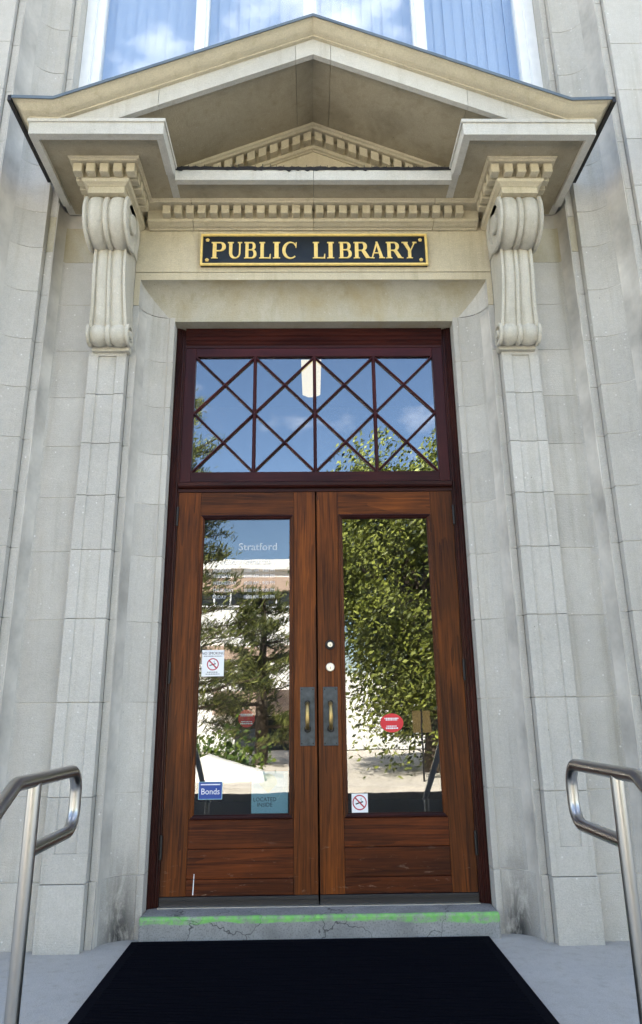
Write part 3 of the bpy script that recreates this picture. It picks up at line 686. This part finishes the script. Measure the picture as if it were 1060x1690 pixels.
# ------------------------------------------------------------------ sign over the door
YS = -0.300
sg = tag(empty('public_library_sign', None, (0, YS, 3.866)), 'black name board with gold serif letters and gold rim above the doors', 'sign')
def schild(nm, mb, mat, bev=0):
    o = build(nm, mb, mat, None, bev); o.parent = sg; o.matrix_parent_inverse = Matrix.Translation((0, -YS, -3.866)); return o
SX0, SX1, SZ0, SZ1 = -0.762, 0.768, 3.868, 4.112
b = MB(); b.box(SX0 + 0.004, SX1 - 0.004, YS, -0.2745, SZ0 + 0.004, SZ1 - 0.004); schild('board', b, M['signblack'])
for q in range(4):
    pr = [(0.0, 0.003), (0.0, -0.010), (0.004, -0.013), (0.012, -0.013), (0.0155, -0.006), (0.0155, 0.003)]
    def pt(c, t, y):
        X = {0: (SX0 + t, SZ0 + t), 1: (SX1 - t, SZ0 + t), 2: (SX1 - t, SZ1 - t), 3: (SX0 + t, SZ1 - t)}[c]
        return (X[0], YS + y, X[1])
    b = MB(); b.rings([[pt(q, t, y) for t, y in pr], [pt((q + 1) % 4, t, y) for t, y in pr]]); schild('rim', b, M['gold'])
for x in (SX0 + 0.046, SX1 - 0.046):
    for z in (SZ0 + 0.044, SZ1 - 0.044):
        b = MB()
        for k in range(5):
            a = 2 * math.pi * k / 5 + 0.3; b.lathe_y([(-0.006 - 0.0003 * k, 0.003), (-0.004, 0.0055), (0.0, 0.0065)], x + 0.0075 * math.cos(a), YS, z + 0.0075 * math.sin(a), 10)
        b.lathe_y([(-0.010, 0.003), (-0.008, 0.006), (0.0, 0.007)], x, YS, z, 10); schild('rosette', b, M['gold'])
# letters: drawn in a box of width w and height 1
T, TH, SF = 0.19, 0.065, 0.055
def rect(x0, x1, z0, z1): return [(x0, z0), (x1, z0), (x1, z1), (x0, z1)]
def stem(x, w, z0=0, z1=1, ov=0.07): return [rect(x, x + w, z0, z1), rect(x - ov, x + w + ov, z0, z0 + SF), rect(x - ov, x + w + ov, z1 - SF, z1)]
def bowl(x0, x1, z0, z1, wd, th, a0=-90, a1=90, n=14):
    cx, cz = x0, (z0 + z1) / 2; rx, rz = x1 - x0, (z1 - z0) / 2
    o = [(cx + rx * math.cos(R(a0 + (a1 - a0) * i / n)), cz + rz * math.sin(R(a0 + (a1 - a0) * i / n))) for i in range(n + 1)]
    i_ = [(cx + (rx - wd) * math.cos(R(a0 + (a1 - a0) * i / n)), cz + (rz - th) * math.sin(R(a0 + (a1 - a0) * i / n))) for i in range(n + 1)]
    return ('strip', o, i_)
def glyph(ch):
    if ch == 'I': return 0.33, stem(0.07, T)
    if ch == 'L': return 0.66, stem(0.07, T) + [rect(0.26, 0.64, 0, TH), [(0.56, TH), (0.64, TH), (0.645, 0.27), (0.60, 0.27)]]
    if ch == 'P': return 0.74, stem(0.07, T) + [rect(0.26, 0.44, 0.935, 1.0), rect(0.26, 0.44, 0.44, 0.50), bowl(0.44, 0.74, 0.44, 1.0, T, TH)]
    if ch == 'B': return 0.76, stem(0.07, T) + [rect(0.26, 0.44, 0.935, 1.0), rect(0.26, 0.46, 0.495, 0.555), rect(0.26, 0.46, 0, 0.06), bowl(0.44, 0.70, 0.5, 1.0, T * 0.95, TH), bowl(0.46, 0.76, 0, 0.555, T, TH)]
    if ch == 'R': return 0.84, stem(0.07, T) + [rect(0.26, 0.44, 0.935, 1.0), rect(0.26, 0.46, 0.46, 0.52), bowl(0.44, 0.72, 0.46, 1.0, T, TH), [(0.40, 0.47), (0.60, 0.50), (0.88, 0.0), (0.66, 0.0)], rect(0.66, 0.93, 0, SF)]
    if ch == 'U': return 0.86, [rect(0.08, 0.27, 0.36, 1), rect(0.0, 0.35, 0.945, 1), rect(0.66, 0.75, 0.36, 1), rect(0.58, 0.84, 0.945, 1),
                                ('strip', [(0.415 - 0.335 * math.cos(R(180 * i / 16)), 0.36 - 0.37 * math.sin(R(180 * i / 16))) for i in range(17)],
                                 [(0.465 - 0.195 * math.cos(R(180 * i / 16)), 0.36 - 0.29 * math.sin(R(180 * i / 16))) for i in range(17)])]
    if ch == 'C':
        o = [(0.46 + 0.46 * math.cos(R(a)), 0.5 + 0.52 * math.sin(R(a))) for a in range(42, 322, 10)]
        i_ = [(0.50 + 0.31 * math.cos(R(a)), 0.5 + 0.45 * math.sin(R(a))) for a in range(42, 322, 10)]
        return 0.86, [('strip', o, i_), [(0.76, 0.66), (0.82, 0.66), (0.83, 1.0), (0.78, 0.97)], [(0.72, 0.80), (0.80, 0.72), (0.80, 0.88), (0.74, 0.88)]]
    if ch == 'A': return 0.95, [[(0.10, 0), (0.18, 0), (0.50, 0.86), (0.44, 1.02)], [(0.40, 1.02), (0.52, 1.02), (0.90, 0), (0.67, 0)], rect(0.24, 0.70, 0.30, 0.36), rect(0.0, 0.30, 0, SF), rect(0.60, 0.98, 0, SF)]
    if ch == 'Y': return 0.90, [rect(0.37, 0.56, 0, 0.48), rect(0.28, 0.65, 0, SF), [(0.37, 0.48), (0.56, 0.48), (0.30, 1.0), (0.06, 1.0)], [(0.47, 0.42), (0.56, 0.46), (0.84, 1.0), (0.75, 1.0)], rect(0.0, 0.38, 0.945, 1), rect(0.66, 0.92, 0.945, 1)]
def letter(ch, xa, xb, zb, hh):
    wd, pcs = glyph(ch); b = MB(); sx = (xb - xa) / wd
    for k, p in enumerate(pcs):
        yf = YS - 0.0060 - 0.00022 * k
        if p[0] == 'strip':
            _, o, i_ = p
            b.rings([[(xa + q[0] * sx, yy, zb + q[1] * hh) for q, yy in ((o[j], yf), (i_[j], yf), (i_[j], YS + 0.001), (o[j], YS + 0.001))] for j in range(len(o))])
        else:
            b.prism_y([(xa + x * sx, zb + z * hh) for x, z in p], yf, YS + 0.001)
    schild('letter', b, M['gold'])
px2x = lambda c: -0.762 + (c - 38) * 1.530 / (1015 - 38)
for ch, a, c in zip('PUBLICLIBRARY', (85, 155, 226, 290, 349, 389, 520, 582, 632, 696, 765, 836, 904), (147, 218, 279, 341, 380, 453, 575, 612, 688, 764, 828, 902, 968)):
    letter(ch, px2x(a), px2x(c), 3.921, 0.128)

# ------------------------------------------------------------------ mat, handrails
mt = MB(); mt.box(-0.973, 0.877, -1.80, -0.203, FL + 0.0005, FL + 0.013)
random.seed(5)
y = -0.250
while y > -1.75:
    mt.box(-0.923 + random.uniform(-.002, .002), 0.827 + random.uniform(-.002, .002), y - 0.007, y, FL + 0.0135, FL + 0.0185 + random.uniform(-.001, .001)); y -= 0.014
tag(build('door_mat', mt, M['mat']), 'dark navy ribbed entrance mat lying before the door sill', 'mat')
def handrail(s, x, label):
    h = tag(empty('handrail', None, (s * x, -1.70, FL)), label, 'handrail', 'stainless handrails beside the entrance steps')
    def ch(nm, mb):
        o = build(nm, mb, M['steel']); o.parent = h; o.matrix_parent_inverse = Matrix.Translation((-s * x, 1.70, -FL)); return o
    X = s * x; r = 0.024; zt, zl = 0.792, 0.562; ye = -1.205; rr = 0.085
    b = MB(); b.tube([(X, -1.70, FL), (X, -1.70, zt - 0.01)], r, 24); ch('post', b)
    pts = [(X, -3.05, zt - 0.585), (X, -1.892, zt - 0.006), (X, -1.868, zt)]
    pts += [(X, -1.70, zt), (X, ye - rr, zt)]
    pts += [(X, ye - rr + rr * math.sin(R(a)), zt - rr + rr * math.cos(R(a))) for a in range(10, 91, 10)]
    pts += [(X, ye - rr + rr * math.cos(R(a)), zl + rr - rr * math.sin(R(a))) for a in range(0, 91, 10)]
    pts += [(X, -1.70, zl)]
    b = MB(); b.tube(pts, r, 24); ch('rail', b)
    b = MB(); n = 24
    b.rings([[(X + q * math.cos(2 * math.pi * i / n), -1.70 + q * math.sin(2 * math.pi * i / n), z) for i in range(n)] for q, z in ((0.055, FL), (0.055, FL + 0.006), (0.046, FL + 0.009), (0.025, FL + 0.009))]); ch('base_flange', b)
    b = MB(); b.tube([(X, -2.95, ST), (X, -2.95, 0.22)], r, 24); ch('post', b)
handrail(-1, 1.025, 'stainless handrail with closed loop end beside the door bearing the hours lettering')
handrail(1, 1.058, 'stainless handrail with closed loop end beside the door bearing the red oval sticker')

# ------------------------------------------------------------------ stickers and lettering on the glass
YG = 0.0172
def sticker(name, label, cat, x0, x1, z0, z1, mat, yy=YG, shape=None):
    o = tag(empty(name, None, ((x0 + x1) / 2, yy, z0)), label, cat)
    b = MB()
    if shape == 'oval':
        cx, cz, rx, rz = (x0 + x1) / 2, (z0 + z1) / 2, (x1 - x0) / 2, (z1 - z0) / 2
        b.prism_y([(cx + rx * math.cos(2 * math.pi * k / 40), cz + rz * math.sin(2 * math.pi * k / 40)) for k in range(40)], yy - 0.0005, yy + 0.0004)
    else: b.box(x0, x1, yy - 0.0005, yy + 0.0004, z0, z1)
    adopt(build('sheet', b, mat), o); return o
def adopt(c, o): c.parent = o; c.matrix_parent_inverse = Matrix.Translation(-o.location); return c
def ring(cx, cz, r0, r1, yy, mat, o, rz=None):
    k = (rz or r1) / r1; b = MB(); n = 40
    b.rings([[(cx + q * math.cos(2 * math.pi * i / n), y_, cz + k * q * math.sin(2 * math.pi * i / n)) for q, y_ in ((r0, yy), (r1, yy), (r1, yy + 0.0003), (r0, yy + 0.0003))] for i in range(n + 1)], True, False)
    adopt(build('prohibition_ring', b, mat), o)
def nosmoke(o, cx, cz, r, yy, thick):
    ring(cx, cz, r - thick, r, yy - 0.0012, M['ringred'], o)
    d = r - thick / 2; u = d * 0.7071; t = thick * 0.42
    b = MB(); b.prism_y([(cx - u - t, cz + u - t), (cx + u - t, cz - u - t), (cx + u + t, cz - u + t), (cx - u + t, cz + u + t)], yy - 0.0016, yy - 0.0013); adopt(build('slash', b, M['ringred']), o)
    b = MB(); b.prism_y([(cx - r * .55, cz - r * .28), (cx + r * .5, cz + r * .02), (cx + r * .47, cz + r * .2), (cx - r * .58, cz - r * .12)], yy - 0.0010, yy - 0.0007); adopt(build('cigarette', b, M['ink']), o)
    b = MB(); b.tube([(cx + r * .3, yy - 0.0009, cz + r * .25), (cx + r * .15, yy - 0.0009, cz + r * .42), (cx + r * .28, yy - 0.0009, cz + r * .58)], r * 0.035, 5); adopt(build('smoke_curl', b, M['navy']), o)
o = sticker('no_smoking_notice', 'white no smoking notice with red ring, stuck at mid height on the door glass', 'notice', -0.696, -0.563, 1.228, 1.382, M['paper'])
adopt(put_text('lettering', 'NO SMOKING', 0.0235, -0.6295, YG - 0.001, 1.355, M['ink'], None, 'CENTER', 0.93), o)
nosmoke(o, -0.6295, 1.298, 0.036, YG, 0.0065)
for zz, w_ in ((1.346, 0.055), (1.252, 0.034), (1.241, 0.042)):
    b = MB(); xx = -0.6295 - w_
    while xx < -0.6295 + w_ - 0.004:
        q = random.uniform(0.004, 0.012); b.box(xx, min(xx + q, -0.6295 + w_), YG - 0.0010, YG - 0.0007, zz - 0.002, zz + 0.002); xx += q + 0.0025
    adopt(build('small_print', b, M['ink']), o)
o = sticker('no_smoking_sticker', 'small square no smoking sticker in the bottom corner of the door glass', 'sticker', 0.190, 0.283, 0.463, 0.566, M['paper'])
nosmoke(o, 0.2355, 0.519, 0.041, YG, 0.0065)
for nm, lab, a, c in (('oval_sticker', 'red oval sticker with white print on the glass below the tree reflection', (0.370, 0.506), (0.897, 1.003)), ('oval_decal', 'red oval decal half lost among reflections, on the door with hours lettering', (-0.470, -0.372), (0.934, 1.034))):
    o = sticker(nm, lab, 'sticker', a[0], a[1], c[0], c[1], M['red'], YG if a[0] > 0 else 0.0275, 'oval')
    yy = (YG if a[0] > 0 else 0.0275) - 0.0012; cx = (a[0] + a[1]) / 2; hz = c[1] - c[0]
    for f, w_, hh in ((0.74, 0.043, 0.0045), (0.66, 0.036, 0.0045), (0.33, 0.032, 0.0035), (0.22, 0.036, 0.0055)):
        b = MB(); xx = cx - w_; zz = c[0] + f * hz
        while xx < cx + w_ - 0.003:
            q = random.uniform(0.004, 0.013); b.box(xx, min(xx + q, cx + w_), yy, yy + 0.0003, zz - hh / 1.4, zz + hh / 1.4); xx += q + 0.002
        adopt(build('print_line', b, M['paper']), o)
o = sticker('blue_sticker', 'small dark blue card sticker in the bottom corner of the door glass', 'sticker', -0.688, -0.552, 0.546, 0.640, M['bluest'])
adopt(put_text('lettering', 'Bonds', 0.046, -0.620, YG - 0.001, 0.573, M['vinyl'], None, 'CENTER', 0.95), o)
b = MB(); b.box(-0.676, -0.564, YG - 0.0011, YG - 0.0008, 0.622, 0.628); adopt(build('print_line', b, M['vinyl']), o)
b = MB()
for a_ in ((-0.688, -0.552, 0.546, 0.5485), (-0.688, -0.552, 0.6375, 0.640), (-0.688, -0.6855, 0.5487, 0.6373), (-0.5545, -0.552, 0.5487, 0.6373)): b.box(a_[0], a_[1], YG - 0.0011, YG - 0.0008, a_[2], a_[3])
adopt(build('border', b, M['posterlight']), o)
YP = 0.0275
o = sticker('located_inside_poster', 'pale blue poster with map pin reading located inside, behind the door glass', 'poster', -0.385, -0.176, 0.468, 0.690, M['poster'], YP)
cx, cz = -0.290, 0.628
b = MB(); b.prism_y([(cx + 0.050 * math.cos(R(a)), cz + 0.005 + 0.045 * math.sin(R(a))) for a in range(-20, 201, 10)] + [(cx, cz - 0.055)], YP - 0.0012, YP - 0.0008); adopt(build('map_pin', b, M['postergreen']), o)
b = MB(); b.tube([(-0.20 + 0.0, YP - 0.001, 0.685), (-0.192, YP - 0.001, 0.64), (-0.205, YP - 0.001, 0.59), (-0.235, YP - 0.001, 0.545)], 0.003, 5); adopt(build('curved_line', b, M['posterlight']), o)
adopt(put_text('lettering', 'LOCATED', 0.030, -0.308, YP - 0.0010, 0.531, M['navy'], None, 'CENTER', 0.98), o)
adopt(put_text('lettering', 'INSIDE', 0.030, -0.308, YP - 0.0010, 0.503, M['navy'], None, 'CENTER', 0.98), o)
o = tag(empty('hours_lettering', None, (-0.44, YG, 1.66)), 'white vinyl opening hours lettering on the upper door glass', 'lettering')
for body, size, x, z, al, sx in (('Stratford', 0.066, -0.368, 1.998, 'CENTER', 1.02), ('HOURS OF OPERATION', 0.034, -0.44, 1.905, 'CENTER', 0.86),
                                 ('MONDAY', 0.030, -0.646, 1.858, 'LEFT', 0.85), ('TUESDAY', 0.030, -0.646, 1.823, 'LEFT', 0.85), ('WEDNESDAY', 0.030, -0.646, 1.780, 'LEFT', 0.8), ('THURSDAY', 0.030, -0.646, 1.734, 'LEFT', 0.85),
                                 ('FRIDAY', 0.030, -0.646, 1.693, 'LEFT', 0.85), ('10:00 AM - 9:00 PM', 0.030, -0.455, 1.858, 'LEFT', 0.8), ('10:00 AM - 9:00 PM', 0.030, -0.455, 1.823, 'LEFT', 0.8), ('10:00 AM - 9:00 PM', 0.030, -0.455, 1.780, 'LEFT', 0.8),
                                 ('10:00 AM - 9:00 PM', 0.030, -0.455, 1.734, 'LEFT', 0.8), ('10:00 AM - 6:00 PM', 0.030, -0.455, 1.693, 'LEFT', 0.8)):
    adopt(put_text('line_of_text', body, size, x, YG - 0.0006, z, M['vinylthin'], None, al, sx), o)

# ------------------------------------------------------------------ lit lantern in the lobby
ln = tag(empty('pendant_lantern', None, (-0.012, 2.0, 3.99)), 'lit cream pendant lantern hanging in the lobby behind the transom', 'lamp')
b = MB(); rs = []
for z, q in ((3.985, 0.085), (3.99, 0.094), (4.30, 0.106), (4.36, 0.108), (4.40, 0.05)):
    rs.append([(-0.012 + q * math.cos(R(22.5 + 45 * k)), 2.0 + q * math.sin(R(22.5 + 45 * k)), z) for k in range(8)])
b.rings(rs); adopt(build('opal_shade', b, M['lantern']), ln)
b = MB(); b.tube([(-0.012, 2.0, 4.39), (-0.012, 2.0, 5.2)], 0.006, 8); adopt(build('rod', b, M['iron']), ln)
b = MB(); b.tube([(-0.012, 2.0, 5.17), (-0.012, 2.0, 5.2)], 0.05, 16); adopt(build('ceiling_cup', b, M['iron']), ln)

# ------------------------------------------------------------------ across the street, mirrored in the glass
def leaves(mb, pts, size, rnd, flat=0.5):
    for p in pts:
        d = Vector((rnd.gauss(0, 1), rnd.gauss(0, 1), rnd.gauss(0, 1))); d.normalize(); u = d.orthogonal().normalized(); u = (u + Vector((rnd.uniform(-1, 1), rnd.uniform(-1, 1), rnd.uniform(-1, 1))) * 0.5).normalized()
        v = d.cross(u).normalized(); q = size * rnd.uniform(0.6, 1.3); P = Vector(p)
        mb.add([P - u * q, P + v * q * flat, P + u * q, P - v * q * flat], [(0, 1, 2, 3)])
def broad_tree(label, cx, cy, top, rad, low, n, seed, droop=0.5):
    rnd = random.Random(seed); t = tag(empty('broadleaf_tree', None, (cx, cy, ST)), label, 'tree', 'trees across the street')
    tk = MB(); tk.tube([(cx, cy, ST - 0.1), (cx + 0.1, cy, ST + 1.2), (cx - 0.05, cy + 0.1, ST + 2.8), (cx + 0.1, cy, top * 0.55)], [0.32, 0.25, 0.21, 0.12], 12)
    pts = []
    cz = (top + low) / 2; hz = (top - low) / 2
    for k in range(80):
        a = rnd.uniform(0, 6.283); e = rnd.uniform(-0.85, 0.95); r_ = rnd.uniform(0.35, 0.98)
        c = Vector((cx + rad * r_ * math.cos(a) * math.sqrt(1 - e * e * 0.8), cy + rad * r_ * math.sin(a) * math.sqrt(1 - e * e * 0.8), cz + hz * e * 0.85))
        base = Vector((cx, cy, ST + 2.2 + rnd.uniform(0, 3)))
        md = (base + c) / 2 + Vector((0, 0, 0.5)); tk.tube([base, md, c], [0.09, 0.05, 0.02], 6)
        R_ = rad * rnd.uniform(0.16, 0.36)
        for j in range(n // 80):
            q = Vector((rnd.gauss(0, 1), rnd.gauss(0, 1), rnd.gauss(0, 1))).normalized() * R_ * rnd.random() ** 0.4
            p = c + q; 
            if rnd.random() < droop * 0.4: p.z -= rnd.expovariate(1.2)
            pts.append(p)
    adopt(build('trunk', tk, M['bark']), t)
    mb = MB(); leaves(mb, pts, 0.082, rnd, 0.45); me = bpy.data.meshes.new('crown'); me.from_pydata(mb.v, [], mb.f); adopt(link('crown', me, M['leaf']), t)
broad_tree('broad green street tree mirrored in the door glass', 3.45, -17.5, 9.3, 3.9, -0.2, 100000, 4)
broad_tree('dark full tree at the far end of the street', -13.5, -20.0, 9.0, 3.6, 1.5, 7000, 8, 0.2)
broad_tree('tall street tree beyond the road sign', 11.5, -19.0, 9.5, 3.5, 1.5, 7000, 9, 0.2)
def pine(label, cx, cy, h, seed, spread=3.5):
    rnd = random.Random(seed); t = tag(empty('pine_tree', None, (cx, cy, ST)), label, 'tree', 'trees across the street')
    tk = MB(); tk.tube([(cx, cy, ST - 0.1), (cx, cy, ST + h * 0.5), (cx + 0.1, cy, ST + h)], [0.26, 0.16, 0.03], 10); pts = []
    z = ST + 0.13 * h
    while z < ST + h - 0.3:
        L_ = spread * (1 - (z - ST) / h) ** 0.6 + 0.35
        for k in range(6):
            a = rnd.uniform(0, 6.283); ll = L_ * rnd.uniform(0.65, 1.1)
            tip = Vector((cx + ll * math.cos(a), cy + ll * math.sin(a), z + 0.12 * ll + rnd.uniform(-.2, .2))); b0 = Vector((cx, cy, z)); md = (b0 + tip) / 2 - Vector((0, 0, 0.12))
            tk.tube([b0, md, tip], [0.04, 0.025, 0.01], 5)
            for j in range(110):
                f = rnd.uniform(0.4, 1.05); p = b0.lerp(tip, f); p += Vector((rnd.gauss(0, .16), rnd.gauss(0, .16), rnd.gauss(0, .10))); pts.append(p)
        z += rnd.uniform(0.30, 0.5)
    adopt(build('trunk', tk, M['bark']), t)
    mb = MB(); leaves(mb, pts, 0.15, rnd, 0.14); me = bpy.data.meshes.new('crown'); me.from_pydata(mb.v, [], mb.f); adopt(link('crown', me, M['needle']), t)
pine('tall open pine tree mirrored before the white office building', -4.9, -20.5, 13.4, 21)
pine('young pine tree half as tall, nearer the shopfront canopy', -1.7, -21.5, 6.0, 22, 1.9)
# white office building opposite
ob = tag(empty('office_building', None, (0, -32, ST)), 'white banded office building across the street', 'building', None)
def och(nm, mb, mat, par=None):
    o = build(nm, mb, mat); o.parent = par or ob; o.matrix_parent_inverse = Matrix.Translation((0, 32, -ST)) if par is None else Matrix.Identity(4); return o
b = MB(); b.box(-16, 0.6, -44, -32, ST, 8.0); b.box(0.6, 13, -43.9, -32.05, ST, 2.9); och('wall', b, M['stucco'])
b = MB(); b.box(-16.2, 0.8, -44.2, -31.7, 8.001, 8.5); och('parapet', b, M['stucco'])
b = MB(); b.box(-16.1, 0.7, -31.99, -31.8, 6.9, 7.6); och('band', b, M['tan'])
b = MB(); b.box(-16.1, 0.7, -31.99, -31.8, 3.6, 4.2); och('band', b, M['tan'])
b = MB(); b.box(-4.6, 0.2, -31.99, -31.3, 1.0, 2.1); och('canopy', b, M['tan'])
b = MB(); b.box(-3.6, 0.0, -31.99, -31.95, ST, 0.98); och('shopfront_glass', b, M['dglass'])
for k in range(5):
    x = -15 + 3.1 * k
    f = MB(); f.box(x, x + 2.6, -31.995, -31.94, 6.2, 6.85); och('window', f, M['dglass'])
    f = MB(); [f.box(x + q, x + q + 0.07, -31.94, -31.90, 6.2, 6.85) for q in (0, 0.85, 1.7, 2.53)]; f.box(x, x + 2.6, -31.94, -31.85, 6.12, 6.2); och('window_frame', f, M['white'])
for x in (-14, -10.5, -3.3):
    f = MB(); f.box(x, x + 1.3, -31.995, -31.94, 2.45, 3.55); och('window', f, M['dglass'])
    f = MB(); f.box(x + 0.62, x + 0.68, -31.94, -31.90, 2.45, 3.55); f.box(x - 0.08, x + 1.38, -31.94, -31.84, 2.37, 2.45); och('window_frame', f, M['white'])
pw = tag(empty('planter_wall', None, (-2.6, -15.4, ST)), 'white sloping planter wall before the office building', 'planter')
b = MB(); b.prism_y([(-3.6, ST), (-3.5, -0.25), (-2.7, 0.05), (-1.25, -0.40), (-1.2, ST)], -15.8, -15.2); adopt(build('rendered_wall', b, M['stucco']), pw)
# road sign
rs_ = tag(empty('road_sign', None, (2.75, -14.6, ST)), 'thin post with two small ochre plates across the street', 'sign')
b = MB(); b.tube([(2.75, -14.6, ST), (2.75, -14.6, 1.1)], 0.025, 8); adopt(build('post', b, M['iron']), rs_)
for dx in (-0.13, 0.13):
    b = MB(); b.box(2.75 + dx - 0.10, 2.75 + dx + 0.10, -14.57, -14.56, 0.55, 1.05); adopt(build('plate', b, M['brass']), rs_)
for k, (x, y, lab) in enumerate(((-3.4, -16.3, 'bright low shrub before the pine across the street'), (-2.2, -16.4, 'bright low shrub before the shopfront across the street'), (5.6, -15.2, 'bright low shrub past the road sign'))):
    rnd = random.Random(40 + k); mb = MB(); leaves(mb, [(x + rnd.gauss(0, .45), y + rnd.gauss(0, .3), ST + 0.08 + abs(rnd.gauss(0, .45))) for _ in range(900)], 0.09, rnd)
    o = tag(empty('shrub', None, (x, y, ST)), lab, 'shrub', 'shrubs across the street'); me = bpy.data.meshes.new('foliage'); me.from_pydata(mb.v, [], mb.f); adopt(link('foliage', me, M['shrub']), o)
